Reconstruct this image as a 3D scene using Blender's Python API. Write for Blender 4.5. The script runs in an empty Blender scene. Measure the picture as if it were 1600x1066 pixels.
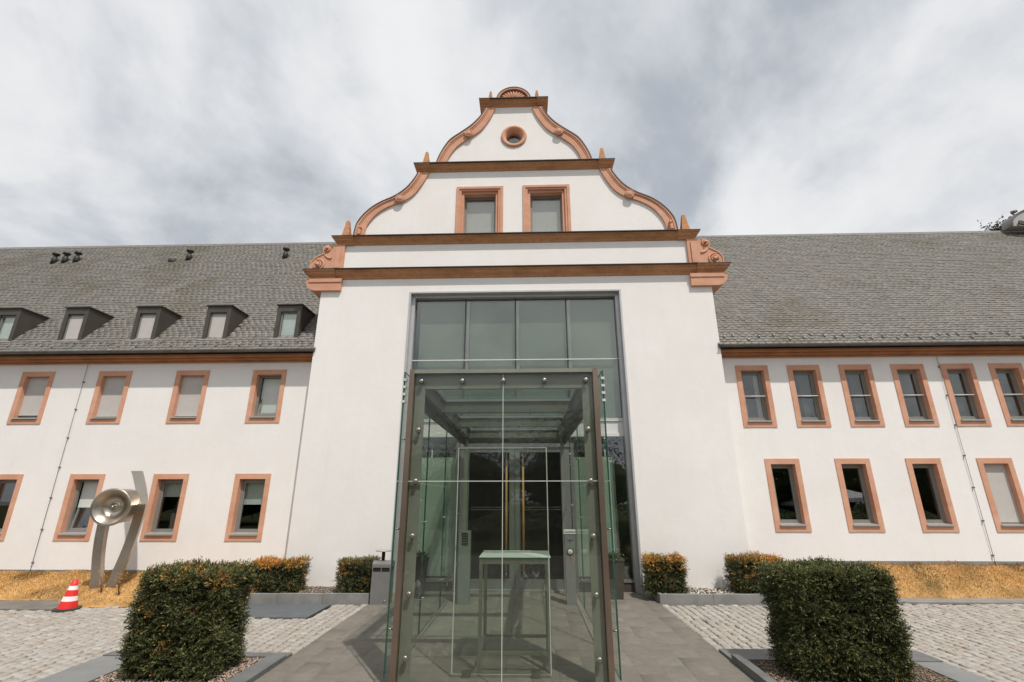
import bpy, math, random
import numpy as np
from mathutils import Vector, Matrix, Quaternion

random.seed(7); rng = np.random.default_rng(7)
R = math.radians
S = bpy.context.scene
COL = S.collection

# ------------------------------------------------------------------ camera
CAM_H = 1.9
cam = bpy.data.cameras.new('camera'); co = bpy.data.objects.new('camera', cam); COL.objects.link(co)
cam.sensor_width = 36; cam.lens = 749.0 / 1600 * 36; cam.clip_end = 2000; cam.clip_start = 0.05
pitch, yaw, roll = R(17.95), R(1.80), R(-0.05)
co.location = (0, 0, CAM_H)
co.rotation_mode = 'QUATERNION'
co.rotation_quaternion = (Quaternion((0, 0, 1), yaw) @ Quaternion((1, 0, 0), math.pi/2 + pitch) @ Quaternion((0, 0, 1), roll))
S.camera = co

# ------------------------------------------------------------------ sun, sky, exposure
SUN_AZ, SUN_EL = R(31), R(58.5)            # azimuth right of the direction behind the camera
to_sun = Vector((math.sin(SUN_AZ)*math.cos(SUN_EL), -math.cos(SUN_AZ)*math.cos(SUN_EL), math.sin(SUN_EL)))
sl = bpy.data.lights.new('sun', 'SUN'); sl.energy = 3.35; sl.angle = R(0.9); sl.color = (1.0, 0.94, 0.868)
so = bpy.data.objects.new('sun', sl); COL.objects.link(so); so.location = (10, -10, 30)
so.rotation_mode = 'QUATERNION'; so.rotation_quaternion = (-to_sun).to_track_quat('-Z', 'Y')

W = bpy.data.worlds.new('World'); S.world = W; W.use_nodes = True
def build_world():
    nt = W.node_tree; N = nt.nodes; L = nt.links; N.clear()
    out = N.new('ShaderNodeOutputWorld'); bg = N.new('ShaderNodeBackground'); bg.inputs[1].default_value = 0.10
    L.new(bg.outputs[0], out.inputs[0])
    sky = N.new('ShaderNodeTexSky'); sky.sky_type = 'NISHITA'; sky.sun_disc = False
    sky.sun_elevation = SUN_EL; sky.sun_rotation = math.pi - SUN_AZ
    sky.air_density = 1.0; sky.dust_density = 1.5
    tc = N.new('ShaderNodeTexCoord'); sep = N.new('ShaderNodeSeparateXYZ'); L.new(tc.outputs['Generated'], sep.inputs[0])
    def math_(op, a, b=None, c=None):
        n = N.new('ShaderNodeMath'); n.operation = op
        for i, v in enumerate((a, b, c)):
            if v is None: continue
            if isinstance(v, (int, float)): n.inputs[i].default_value = v
            else: L.new(v, n.inputs[i])
        return n.outputs[0]
    z = math_('MAXIMUM', sep.outputs[2], 0.0); zd = math_('ADD', z, 0.55)
    px = math_('DIVIDE', sep.outputs[0], zd); py = math_('DIVIDE', sep.outputs[1], zd)
    cmb = N.new('ShaderNodeCombineXYZ'); L.new(px, cmb.inputs[0]); L.new(py, cmb.inputs[1]); cmb.inputs[2].default_value = 3.7
    def noise(scale, detail, rough, dist, off, squeeze=(1, 1, 1), rot=0):
        mp = N.new('ShaderNodeMapping'); mp.inputs['Location'].default_value = off; mp.inputs['Scale'].default_value = squeeze
        mp.inputs['Rotation'].default_value = (0, 0, rot)
        L.new(cmb.outputs[0], mp.inputs[0])
        t = N.new('ShaderNodeTexNoise'); t.inputs['Scale'].default_value = scale; t.inputs['Detail'].default_value = detail
        t.inputs['Roughness'].default_value = rough; t.inputs['Distortion'].default_value = dist
        L.new(mp.outputs[0], t.inputs['Vector']); return t.outputs[0]
    n1 = noise(2.3, 10, 0.54, 0.35, (-3.85, -14.14, 0.0), (1.0, 0.75, 1), R(-28))
    n2 = noise(8.0, 8, 0.58, 0.3, (-4.92, 19.54, 0.0), (1.0, 0.8, 1), R(-28))
    n3 = noise(1.0, 4, 0.5, 0.2, (18.39, 5.08, 0.0))
    c = math_('ADD', math_('MULTIPLY', n1, 0.74), math_('ADD', math_('MULTIPLY', n2, 0.17), math_('MULTIPLY', n3, 0.16)))
    ramp = N.new('ShaderNodeValToRGB'); L.new(c, ramp.inputs[0])
    cr = ramp.color_ramp; cr.interpolation = 'B_SPLINE'
    k = 10.0
    stops = [(0.425, (0.44, 0.475, 0.525)), (0.472, (0.55, 0.58, 0.62)), (0.515, (0.64, 0.665, 0.70)), (0.565, (0.765, 0.775, 0.795)), (0.64, (0.845, 0.85, 0.86))]
    while len(cr.elements) < len(stops): cr.elements.new(0.5)
    for e, (p, col) in zip(cr.elements, stops): e.position = p; e.color = (*col, 1)
    sc = N.new('ShaderNodeVectorMath'); sc.operation = 'SCALE'; sc.inputs[3].default_value = k; L.new(ramp.outputs[0], sc.inputs[0])
    cov = N.new('ShaderNodeMapRange'); cov.interpolation_type = 'SMOOTHSTEP'; L.new(c, cov.inputs[0])
    cov.inputs[1].default_value = 0.30; cov.inputs[2].default_value = 0.48; cov.inputs[3].default_value = 0.72; cov.inputs[4].default_value = 1.0
    mix = N.new('ShaderNodeMix'); mix.data_type = 'RGBA'; L.new(cov.outputs[0], mix.inputs[0]); L.new(sky.outputs[0], mix.inputs[6]); L.new(sc.outputs[0], mix.inputs[7])
    L.new(mix.outputs[2], bg.inputs[0])
build_world()
S.view_settings.view_transform = 'Standard'; S.view_settings.look = 'None'; S.view_settings.exposure = 0.05; S.view_settings.gamma = 1.0
S.view_settings.use_curve_mapping = False
S.render.engine = 'CYCLES'
S.cycles.use_denoising = True
S.cycles.max_bounces = 10; S.cycles.diffuse_bounces = 4; S.cycles.glossy_bounces = 4; S.cycles.transparent_max_bounces = 40
S.cycles.sample_clamp_indirect = 6.0

# ------------------------------------------------------------------ materials
MATS = {}
def new_mat(name):
    m = bpy.data.materials.new(name); m.use_nodes = True; MATS[name] = m
    nt = m.node_tree; b = nt.nodes['Principled BSDF']; return m, nt, b
def coords(nt, scale=1.0, obj=True):
    tc = nt.nodes.new('ShaderNodeTexCoord'); return tc.outputs['Object' if obj else 'Generated']
def geo_pos(nt):
    return nt.nodes.new('ShaderNodeNewGeometry').outputs['Position']
def tex_noise(nt, vec, scale, detail=4, rough=0.55, dist=0.0, sc=None):
    n = nt.nodes
    if sc:
        mp = n.new('ShaderNodeMapping'); mp.inputs['Scale'].default_value = sc; nt.links.new(vec, mp.inputs[0]); vec = mp.outputs[0]
    t = n.new('ShaderNodeTexNoise'); t.inputs['Scale'].default_value = scale; t.inputs['Detail'].default_value = detail
    t.inputs['Roughness'].default_value = rough; t.inputs['Distortion'].default_value = dist
    nt.links.new(vec, t.inputs['Vector']); return t.outputs[0]
def rampc(nt, fac, stops):
    r = nt.nodes.new('ShaderNodeValToRGB'); nt.links.new(fac, r.inputs[0]); cr = r.color_ramp
    while len(cr.elements) < len(stops): cr.elements.new(0.5)
    for e, (p, c) in zip(cr.elements, stops): e.position = p; e.color = (*c, 1)
    return r.outputs[0]
def mixc(nt, fac, a, b, mode='MIX'):
    m = nt.nodes.new('ShaderNodeMix'); m.data_type = 'RGBA'; m.blend_type = mode
    for i, v in ((0, fac), (6, a), (7, b)):
        if isinstance(v, (int, float)): m.inputs[i].default_value = v
        elif isinstance(v, tuple): m.inputs[i].default_value = (*v, 1)
        else: nt.links.new(v, m.inputs[i])
    return m.outputs[2]
def bump(nt, b, h, strength, dist=0.01):
    n = nt.nodes.new('ShaderNodeBump'); n.inputs['Strength'].default_value = strength; n.inputs['Distance'].default_value = dist
    nt.links.new(h, n.inputs['Height']); nt.links.new(n.outputs[0], b.inputs['Normal'])
def attr_col(nt, name='col'):
    a = nt.nodes.new('ShaderNodeAttribute'); a.attribute_name = name; return a.outputs['Color']

def simple(name, col, rough=0.6, metal=0.0, var=0.12, scale=6.0, bmp=0.15, bscale=60.0, bdist=0.004, spec=0.5):
    m, nt, b = new_mat(name); p = geo_pos(nt)
    n = tex_noise(nt, p, scale, 5)
    lo = tuple(max(0, c*(1-var)) for c in col); hi = tuple(min(1, c*(1+var)) for c in col)
    nt.links.new(rampc(nt, n, [(0.3, lo), (0.7, hi)]), b.inputs['Base Color'])
    b.inputs['Roughness'].default_value = rough; b.inputs['Metallic'].default_value = metal
    b.inputs['Specular IOR Level'].default_value = spec
    if bmp: bump(nt, b, tex_noise(nt, p, bscale, 3), bmp, bdist)
    return m

# white lime plaster
def mk_plaster():
    m, nt, b = new_mat('plaster'); p = geo_pos(nt)
    n1 = tex_noise(nt, p, 0.55, 6, 0.6); n2 = tex_noise(nt, p, 3.5, 5, 0.6); n3 = tex_noise(nt, p, 1.2, 5, 0.6, sc=(3.5, 1, 0.25))
    c = rampc(nt, n1, [(0.30, (0.80, 0.775, 0.75)), (0.52, (0.835, 0.815, 0.795)), (0.72, (0.855, 0.84, 0.82))])
    c = mixc(nt, rampc(nt, n2, [(0.35, (0.0, 0, 0)), (0.75, (0.25, .25, .25))]), c, (0.76, 0.725, 0.68))
    c = mixc(nt, rampc(nt, n3, [(0.55, (0.0, 0, 0)), (0.80, (0.22, .22, .22))]), c, (0.70, 0.66, 0.61))
    nt.links.new(c, b.inputs['Base Color']); b.inputs['Roughness'].default_value = 0.92; b.inputs['Specular IOR Level'].default_value = 0.2
    h = nt.nodes.new('ShaderNodeMath'); h.operation = 'ADD'
    nt.links.new(tex_noise(nt, p, 9, 4), h.inputs[0]); nt.links.new(tex_noise(nt, p, 90, 3), h.inputs[1])
    bump(nt, b, h.outputs[0], 0.32, 0.008)
mk_plaster()
# red sandstone
def mk_stone(name, k=1.0):
    m, nt, b = new_mat(name); p = geo_pos(nt)
    n1 = tex_noise(nt, p, 2.2, 6, 0.6); n2 = tex_noise(nt, p, 30, 4, 0.6); n3 = tex_noise(nt, p, 1.4, 5, 0.6, sc=(1, 1, 5))
    c = rampc(nt, n1, [(0.30, (0.57*k, 0.30*k, 0.195*k)), (0.52, (0.64*k, 0.355*k, 0.24*k)), (0.72, (0.685*k, 0.40*k, 0.285*k))])
    c = mixc(nt, rampc(nt, n3, [(0.42, (0, 0, 0)), (0.75, (0.32, .32, .32))]), c, (0.47*k, 0.215*k, 0.125*k))
    c = mixc(nt, rampc(nt, n2, [(0.50, (0, 0, 0)), (0.78, (0.28, .28, .28))]), c, (0.36*k, 0.175*k, 0.105*k))
    nt.links.new(c, b.inputs['Base Color']); b.inputs['Roughness'].default_value = 0.9; b.inputs['Specular IOR Level'].default_value = 0.2
    bump(nt, b, n2, 0.25, 0.006)
mk_stone('sandstone'); 
def mk_cornice():
    m, nt, b = new_mat('dark_sandstone'); p = geo_pos(nt)  # brown sandstone made darker for the shade under the cornices
    n1 = tex_noise(nt, p, 1.6, 6, 0.65, sc=(1, 1, 3)); n2 = tex_noise(nt, p, 14, 5, 0.65)
    c = rampc(nt, n1, [(0.32, (0.37, 0.185, 0.09)), (0.5, (0.50, 0.25, 0.125)), (0.7, (0.58, 0.30, 0.165))])
    c = mixc(nt, rampc(nt, n2, [(0.5, (0, 0, 0)), (0.78, (0.55, .55, .55))]), c, (0.17, 0.095, 0.055))
    nt.links.new(c, b.inputs['Base Color']); b.inputs['Roughness'].default_value = 0.9; b.inputs['Specular IOR Level'].default_value = 0.2
    bump(nt, b, n2, 0.3, 0.006)
mk_cornice()
simple('eave_wood', (0.40, 0.175, 0.075), 0.75, var=0.2, scale=3)
# things tinted by a per-piece colour
def mk_attr(name, rough, n_scale, n_amt, stain=None, stain_scale=1.0, stain_lo=0.6, bmp=0.4, bscale=40, bdist=0.006, spec=0.3):
    m, nt, b = new_mat(name); p = geo_pos(nt); c = attr_col(nt)
    n = tex_noise(nt, p, n_scale, 5, 0.6)
    c = mixc(nt, 1.0, c, rampc(nt, n, [(0.3, (1-n_amt,)*3), (0.7, (1+n_amt,)*3)]), 'MULTIPLY')
    if stain:
        f = tex_noise(nt, p, stain_scale, 6, 0.65)
        c = mixc(nt, rampc(nt, f, [(stain_lo, (0, 0, 0)), (stain_lo+0.14, (0.75, .75, .75))]), c, stain)
    nt.links.new(c, b.inputs['Base Color']); b.inputs['Roughness'].default_value = rough; b.inputs['Specular IOR Level'].default_value = spec
    bump(nt, b, tex_noise(nt, p, bscale, 4), bmp, bdist)
mk_attr('slate', 0.62, 5, 0.18, (0.125, 0.112, 0.075), 0.55, 0.53, 0.35, 25, 0.004, 0.45)
mk_attr('cobble', 0.85, 22, 0.16, (0.34, 0.20, 0.09), 1.3, 0.63, 0.5, 45, 0.006)
mk_attr('path_slab', 0.85, 9, 0.12, (0.165, 0.148, 0.128), 0.9, 0.56, 0.35, 120, 0.003)
mk_attr('leaf', 0.55, 10, 0.15, None, bmp=0.0, spec=0.35)
mk_attr('dry_blade', 0.9, 5, 0.15, None, bmp=0.0, spec=0.1)
mk_attr('pebble', 0.85, 60, 0.12, None, bmp=0.2)
simple('joint_sand', (0.07, 0.052, 0.036), 0.95, var=0.4, scale=7, bmp=0.5, bscale=80)
simple('soil', (0.10, 0.075, 0.05), 0.95, var=0.4, scale=9, bmp=0.6, bscale=50)
simple('reflection_darkener', (0.045, 0.055, 0.02), 1.0, var=0.35, scale=2, bmp=0.6, bscale=30, spec=0.05)  # dark green of the added ground and tree cores, seen only mirrored
simple('ground_grey', (0.20, 0.18, 0.16), 0.95, var=0.2, scale=3)
def mk_turf():
    m, nt, b = new_mat('dry_turf'); p = geo_pos(nt)
    n1 = tex_noise(nt, p, 1.6, 6, 0.65); n2 = tex_noise(nt, p, 14, 5, 0.65)
    c = rampc(nt, n1, [(0.32, (0.16, 0.13, 0.05)), (0.44, (0.40, 0.235, 0.095)), (0.62, (0.60, 0.37, 0.15))])
    c = mixc(nt, rampc(nt, n2, [(0.4, (0, 0, 0)), (0.75, (0.6, .6, .6))]), c, (0.26, 0.18, 0.09))
    nt.links.new(c, b.inputs['Base Color']); b.inputs['Roughness'].default_value = 1.0; b.inputs['Specular IOR Level'].default_value = 0.05
    bump(nt, b, n2, 0.8, 0.03)
mk_turf()
simple('concrete', (0.23, 0.225, 0.215), 0.9, var=0.18, scale=4, bmp=0.3)
simple('asphalt_grey', (0.165, 0.150, 0.132), 0.95, var=0.2, scale=3, bmp=0.5, bscale=120)
simple('zinc_plate', (0.20, 0.205, 0.205), 0.55, metal=0.0, var=0.12, scale=3, bmp=0.1)
simple('steel_edging', (0.135, 0.14, 0.14), 0.6, metal=0.0, var=0.2, scale=5)
simple('bluestone', (0.105, 0.115, 0.125), 0.7, var=0.12, scale=5)
simple('window_frame_grey', (0.22, 0.215, 0.195), 0.45, var=0.05)
simple('sill_metal', (0.42, 0.41, 0.39), 0.4, metal=0.3, var=0.06)
simple('dormer_sheet', (0.062, 0.054, 0.043), 0.55, var=0.18, scale=3, bmp=0.1)
simple('gutter_metal', (0.17, 0.16, 0.14), 0.5, metal=0.5, var=0.2, scale=4)
simple('ridge_cap', (0.16, 0.15, 0.14), 0.7, var=0.2)
simple('snow_guard_metal', (0.36, 0.34, 0.32), 0.5, metal=0.4)
simple('dark_vent', (0.03, 0.028, 0.025), 0.6)
simple('wire', (0.20, 0.19, 0.18), 0.5, metal=0.6)
simple('facade_steel', (0.30, 0.295, 0.29), 0.38, metal=0.65, var=0.08, scale=3, bmp=0.05)
simple('lining_steel', (0.50, 0.50, 0.505), 0.4, metal=0.35, var=0.06, scale=3, bmp=0.03)
simple('white_steel', (0.62, 0.62, 0.60), 0.45, var=0.04)
simple('beam_steel', (0.115, 0.11, 0.085), 0.5, metal=0.2, var=0.15, scale=3, bmp=0.05)
simple('porch_steel', (0.235, 0.24, 0.20), 0.45, metal=0.25, var=0.12, scale=3, bmp=0.05)
simple('bronze_bar', (0.25, 0.19, 0.145), 0.34, metal=0.75, var=0.15, scale=2.5, bmp=0.05)
simple('bolt_steel', (0.36, 0.345, 0.32), 0.32, metal=0.95, var=0.05)
simple('handle_wood', (0.52, 0.24, 0.07), 0.45, var=0.2, scale=4)
simple('post_grey', (0.23, 0.235, 0.23), 0.5, metal=0.2, var=0.06)
simple('sign_white', (0.75, 0.75, 0.73), 0.5, var=0.02, bmp=0)
simple('sign_black', (0.02, 0.02, 0.02), 0.5, var=0.02, bmp=0)
simple('sign_red', (0.55, 0.03, 0.03), 0.5, var=0.02, bmp=0)
simple('bin_grey', (0.17, 0.168, 0.162), 0.5, var=0.06)
simple('bin_black', (0.008, 0.008, 0.008), 0.8, var=0.02, bmp=0)
simple('pot_brown', (0.055, 0.048, 0.036), 0.6, var=0.15)
simple('cone_red', (0.72, 0.025, 0.02), 0.45, var=0.08)
simple('cone_white', (0.78, 0.78, 0.78), 0.4, var=0.04)
simple('cone_base', (0.05, 0.05, 0.048), 0.8, var=0.2)
simple('interior', (0.12, 0.11, 0.10), 0.9, var=0.1, bmp=0)
simple('interior_dark', (0.030, 0.026, 0.022), 0.9, var=0.1, bmp=0)
simple('frosted_panel', (0.70, 0.735, 0.72), 0.6, var=0.05, scale=1.0, bmp=0)
simple('hall_wall', (0.36, 0.38, 0.35), 0.9, var=0.08, scale=0.6, bmp=0)
simple('hall_screen', (0.185, 0.205, 0.185), 0.8, var=0.06, scale=0.8, bmp=0)
simple('blind_fabric', (0.50, 0.475, 0.45), 0.9, var=0.04, bmp=0.05)
simple('blind_green', (0.62, 0.67, 0.64), 0.9, var=0.04, bmp=0.05)
simple('curtain', (0.09, 0.085, 0.07), 0.95, var=0.25, scale=3)
simple('lantern_grey', (0.40, 0.40, 0.385), 0.7, var=0.08, scale=2)
simple('bark', (0.09, 0.065, 0.045), 0.95, var=0.3, scale=5)
simple('parasol_cloth', (0.75, 0.75, 0.76), 0.8, var=0.04)
simple('hedge_core', (0.012, 0.013, 0.007), 1.0, var=0.3)
def mk_brushed():
    m, nt, b = new_mat('brushed_steel'); p = coords(nt)
    n = tex_noise(nt, p, 3, 6, 0.7, sc=(4, 4, 60)); n2 = tex_noise(nt, p, 1.5, 4)
    nt.links.new(rampc(nt, n2, [(0.3, (0.42, 0.365, 0.30)), (0.7, (0.54, 0.49, 0.425))]), b.inputs['Base Color'])
    b.inputs['Metallic'].default_value = 1.0
    nt.links.new(rampc(nt, n, [(0.3, (0.24,)*3), (0.7, (0.40,)*3)]), b.inputs['Roughness'])
    bump(nt, b, n, 0.08, 0.002)
mk_brushed()
def glass(name, tint, r0, wave=0.0, graze=1.0, dirt=0.0):
    # clear tinted glass: Schlick reflection over straight transmission, alike from both sides
    m = bpy.data.materials.new(name); m.use_nodes = True; nt = m.node_tree; N = nt.nodes; N.clear()
    o = N.new('ShaderNodeOutputMaterial'); mx = N.new('ShaderNodeMixShader'); gm = N.new('ShaderNodeNewGeometry')
    def mth(op, a, b=None):
        q = N.new('ShaderNodeMath'); q.operation = op
        for i, v in enumerate((a, b)):
            if v is None: continue
            if isinstance(v, (int, float)): q.inputs[i].default_value = v
            else: nt.links.new(v, q.inputs[i])
        return q.outputs[0]
    dt = N.new('ShaderNodeVectorMath'); dt.operation = 'DOT_PRODUCT'; nt.links.new(gm.outputs['Incoming'], dt.inputs[0]); nt.links.new(gm.outputs['True Normal'], dt.inputs[1])
    fac = mth('ADD', mth('MULTIPLY', mth('POWER', mth('SUBTRACT', 1.0, mth('ABSOLUTE', dt.outputs['Value'])), 5.0), (1-r0)*graze), r0)
    t = N.new('ShaderNodeBsdfTransparent'); t.inputs[0].default_value = (*tint, 1); g = N.new('ShaderNodeBsdfGlossy'); g.inputs['Roughness'].default_value = 0.0
    nt.links.new(fac, mx.inputs[0]); nt.links.new(t.outputs[0], mx.inputs[1]); nt.links.new(g.outputs[0], mx.inputs[2]); nt.links.new(mx.outputs[0], o.inputs[0])
    if dirt:                                             # dried splashes and wiping marks
        ge = N.new('ShaderNodeNewGeometry'); df = N.new('ShaderNodeBsdfDiffuse'); df.inputs[0].default_value = (.55, .55, .52, 1)
        a = tex_noise(nt, ge.outputs['Position'], 7, 8, 0.72, 1.2, sc=(1, 1, .55)); b = tex_noise(nt, ge.outputs['Position'], 1.1, 3)
        ra = rampc(nt, a, [(.60, (0, 0, 0)), (.72, (dirt,)*3)]); rb = rampc(nt, b, [(.50, (0, 0, 0)), (.68, (1, 1, 1))])
        mm = mth('ADD', mth('MULTIPLY', ra, rb), .006); m2 = N.new('ShaderNodeMixShader')
        nt.links.new(mm, m2.inputs[0]); nt.links.new(mx.outputs[0], m2.inputs[1]); nt.links.new(df.outputs[0], m2.inputs[2]); nt.links.new(m2.outputs[0], o.inputs[0])
    if wave:
        ge = N.new('ShaderNodeNewGeometry'); ns = N.new('ShaderNodeTexNoise'); ns.inputs['Scale'].default_value = 1.3; ns.inputs['Detail'].default_value = 1
        nt.links.new(ge.outputs['Position'], ns.inputs['Vector'])
        bp = N.new('ShaderNodeBump'); bp.inputs['Strength'].default_value = wave; bp.inputs['Distance'].default_value = 0.02
        nt.links.new(ns.outputs[0], bp.inputs['Height']); nt.links.new(bp.outputs[0], g.inputs['Normal'])
    MATS[name] = m
glass('window_glass', (0.92, 0.945, 0.93), 0.12, 0.04)
glass('door_glass', (0.80, 0.83, 0.80), 0.015)
glass('facade_glass', (0.88, 0.93, 0.88), 0.14, 0.03)
glass('porch_glass', (0.905, 0.927, 0.90), 0.035, dirt=.35)
glass('porch_side_glass', (0.945, 0.962, 0.945), 0.02, 0.0, 0.35)
glass('roof_glass', (0.84, 0.925, 0.87), 0.05)
simple('glass_edge', (0.022, 0.075, 0.052), 0.15, var=0.3, scale=4, bmp=0)
simple('glass_edge_pale', (0.56, 0.60, 0.55), 0.3, var=0.1, bmp=0)
M = MATS

# ------------------------------------------------------------------ mesh helpers
def link(o, parent=None):
    COL.objects.link(o)
    if parent is not None:                 # parts are modelled in world coordinates
        o.parent = parent; o.matrix_parent_inverse = world_of(parent).inverted()
    return o
def world_of(o):
    b = Matrix.LocRotScale(o.location, o.rotation_euler if o.rotation_mode != 'QUATERNION' else o.rotation_quaternion, o.scale)
    return world_of(o.parent) @ o.matrix_parent_inverse @ b if o.parent else b
def tag(o, label=None, cat=None, group=None, kind=None):
    if label: o['label'] = label
    if cat: o['category'] = cat
    if group: o['group'] = group
    if kind: o['kind'] = kind
    return o
def empty(name, loc=(0, 0, 0)):
    o = bpy.data.objects.new(name, None); o.location = loc; o.empty_display_size = 0.2; COL.objects.link(o); return o
class MB:
    """collects polygons (world coordinates) into one mesh"""
    def __init__(s): s.v = []; s.f = []; s.mi = []; s.sm = []
    def poly(s, pts, mi=0, sm=False):
        b = len(s.v); s.v += [tuple(p) for p in pts]; s.f.append(tuple(range(b, b+len(pts)))); s.mi.append(mi); s.sm.append(sm)
    def faces(s, verts, faces, mi=0, sm=False):
        b = len(s.v); s.v += [tuple(p) for p in verts]
        for f in faces: s.f.append(tuple(b+i for i in f)); s.mi.append(mi); s.sm.append(sm)
    def box(s, x0, x1, y0, y1, z0, z1, mi=0, side=None):
        V = [(x0,y0,z0),(x1,y0,z0),(x1,y1,z0),(x0,y1,z0),(x0,y0,z1),(x1,y0,z1),(x1,y1,z1),(x0,y1,z1)]
        F = [(0,3,2,1),(4,5,6,7),(0,1,5,4),(2,3,7,6),(1,2,6,5),(3,0,4,7)]
        if side is None: s.faces(V, F, mi)
        else:                                  # the two large faces keep mi, the rim takes 'side'
            d = (x1-x0, y1-y0, z1-z0); k = d.index(min(d)); big = {2: (0, 1), 1: (2, 3), 0: (4, 5)}[k]
            for i, f in enumerate(F): s.faces(V, [f], mi if i in big else side)
        return s
    def bar(s, p, q, w, h, up=(0, 0, 1), mi=0):
        p, q = Vector(p), Vector(q); d = (q-p).normalized(); u = Vector(up)
        r = d.cross(u); r = r.normalized() if r.length > 1e-6 else Vector((1, 0, 0)); u = r.cross(d)
        V = [e + r*a*w/2 + u*b*h/2 for e in (p, q) for a, b in ((-1,-1),(1,-1),(1,1),(-1,1))]
        s.faces(V, [(3,2,1,0),(4,5,6,7),(0,1,5,4),(1,2,6,5),(2,3,7,6),(3,0,4,7)], mi); return s
    def prism(s, pts, ext, mi=0, sm=False):
        """polygon pts (3D, planar) extruded by vector ext"""
        n = len(pts); A = [Vector(p) for p in pts]; B = [p + Vector(ext) for p in A]
        nrm = Vector((0, 0, 0))
        for i in range(n): nrm += A[i].cross(A[(i+1) % n])
        if nrm.dot(Vector(ext)) > 0: A.reverse(); B.reverse()
        s.poly(A, mi); s.poly(list(reversed(B)), mi)
        for i in range(n):
            j = (i+1) % n; s.faces([A[j], A[i], B[i], B[j]], [(0, 1, 2, 3)], mi, sm)
        return s
    def tube(s, path, rad, n=8, mi=0, caps=True, sm=True):
        P = [Vector(p) for p in path]; rs = rad if isinstance(rad, (list, tuple)) else [rad]*len(P)
        rings = []; base = len(s.v)
        t0 = (P[1]-P[0]).normalized(); u = t0.orthogonal().normalized()
        for i, p in enumerate(P):
            t = (P[min(i+1, len(P)-1)] - P[max(i-1, 0)]).normalized()
            u = (u - t*u.dot(t)); u = u.normalized() if u.length > 1e-6 else t.orthogonal().normalized()
            w = t.cross(u)
            for k in range(n):
                a = 2*math.pi*k/n; s.v.append(tuple(p + (u*math.cos(a)+w*math.sin(a))*rs[i]))
        for i in range(len(P)-1):
            for k in range(n):
                a, b = base+i*n+k, base+i*n+(k+1) % n; s.f.append((a, b, b+n, a+n)); s.mi.append(mi); s.sm.append(sm)
        if caps:
            s.f.append(tuple(base+k for k in reversed(range(n)))); s.mi.append(mi); s.sm.append(False)
            e = base+(len(P)-1)*n; s.f.append(tuple(e+k for k in range(n))); s.mi.append(mi); s.sm.append(False)
        return s
    def lathe(s, prof, c=(0, 0, 0), axis=(0, 0, 1), n=24, mi=0, sm=True):
        """profile [(radius, height)] about axis through c"""
        ax = Vector(axis).normalized(); u = ax.orthogonal().normalized(); w = ax.cross(u); c = Vector(c); base = len(s.v)
        for r, h in prof:
            for k in range(n):
                a = 2*math.pi*k/n; s.v.append(tuple(c + ax*h + (u*math.cos(a)+w*math.sin(a))*r))
        for i in range(len(prof)-1):
            for k in range(n):
                a, b = base+i*n+k, base+i*n+(k+1) % n; s.f.append((a, b, b+n, a+n)); s.mi.append(mi); s.sm.append(sm)
        return s
    def build(s, name, mats, parent=None, origin=None):
        me = bpy.data.meshes.new(name)
        o0 = origin or (0, 0, 0)
        me.from_pydata([(v[0]-o0[0], v[1]-o0[1], v[2]-o0[2]) for v in s.v], [], s.f)
        for m in (mats if isinstance(mats, (list, tuple)) else [mats]): me.materials.append(M[m])
        me.polygons.foreach_set('material_index', s.mi); me.polygons.foreach_set('use_smooth', s.sm); me.update()
        o = bpy.data.objects.new(name, me)
        if origin: o.location = origin
        return link(o, parent)
def np_mesh(name, V, F, mat, cols=None):
    """fast mesh from arrays; F is (n,3) or (n,4); cols per face"""
    me = bpy.data.meshes.new(name); n, k = F.shape
    me.vertices.add(len(V)); me.vertices.foreach_set('co', V.astype(np.float32).ravel())
    me.loops.add(n*k); me.loops.foreach_set('vertex_index', F.astype(np.int32).ravel())
    me.polygons.add(n); me.polygons.foreach_set('loop_start', np.arange(0, n*k, k, dtype=np.int32))
    me.polygons.foreach_set('loop_total', np.full(n, k, dtype=np.int32))
    me.materials.append(M[mat]); me.update(calc_edges=True)
    if cols is not None: face_cols(me, cols)
    return me
def face_cols(me, cols):
    a = me.attributes.new('col', 'FLOAT_COLOR', 'FACE')
    c = np.ones((len(me.polygons), 4), np.float32); c[:, :3] = cols; a.data.foreach_set('color', c.ravel())
def wall_sheet(mb, x0, x1, z0, z1, y, t, holes):
    """wall slab from y to y+t with rectangular holes (hx0,hx1,hz0,hz1)"""
    xs = sorted({x0, x1, *[h[0] for h in holes], *[h[1] for h in holes]}); zs = sorted({z0, z1, *[h[2] for h in holes], *[h[3] for h in holes]})
    xs = [x for x in xs if x0 <= x <= x1]; zs = [z for z in zs if z0 <= z <= z1]
    def full(i, j):
        if i < 0 or j < 0 or i >= len(xs)-1 or j >= len(zs)-1: return False
        cx, cz = (xs[i]+xs[i+1])/2, (zs[j]+zs[j+1])/2
        return not any(h[0] < cx < h[1] and h[2] < cz < h[3] for h in holes)
    for i in range(len(xs)-1):
        for j in range(len(zs)-1):
            if not full(i, j): continue
            a, b, c, d = xs[i], xs[i+1], zs[j], zs[j+1]
            mb.poly([(a,y,c),(b,y,c),(b,y,d),(a,y,d)]); mb.poly([(a,y+t,c),(a,y+t,d),(b,y+t,d),(b,y+t,c)])
            if not full(i-1, j): mb.poly([(a,y,c),(a,y,d),(a,y+t,d),(a,y+t,c)])
            if not full(i+1, j): mb.poly([(b,y,c),(b,y+t,c),(b,y+t,d),(b,y,d)])
            if not full(i, j-1): mb.poly([(a,y,c),(a,y+t,c),(b,y+t,c),(b,y,c)])
            if not full(i, j+1): mb.poly([(a,y,d),(b,y,d),(b,y+t,d),(a,y+t,d)])

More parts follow.
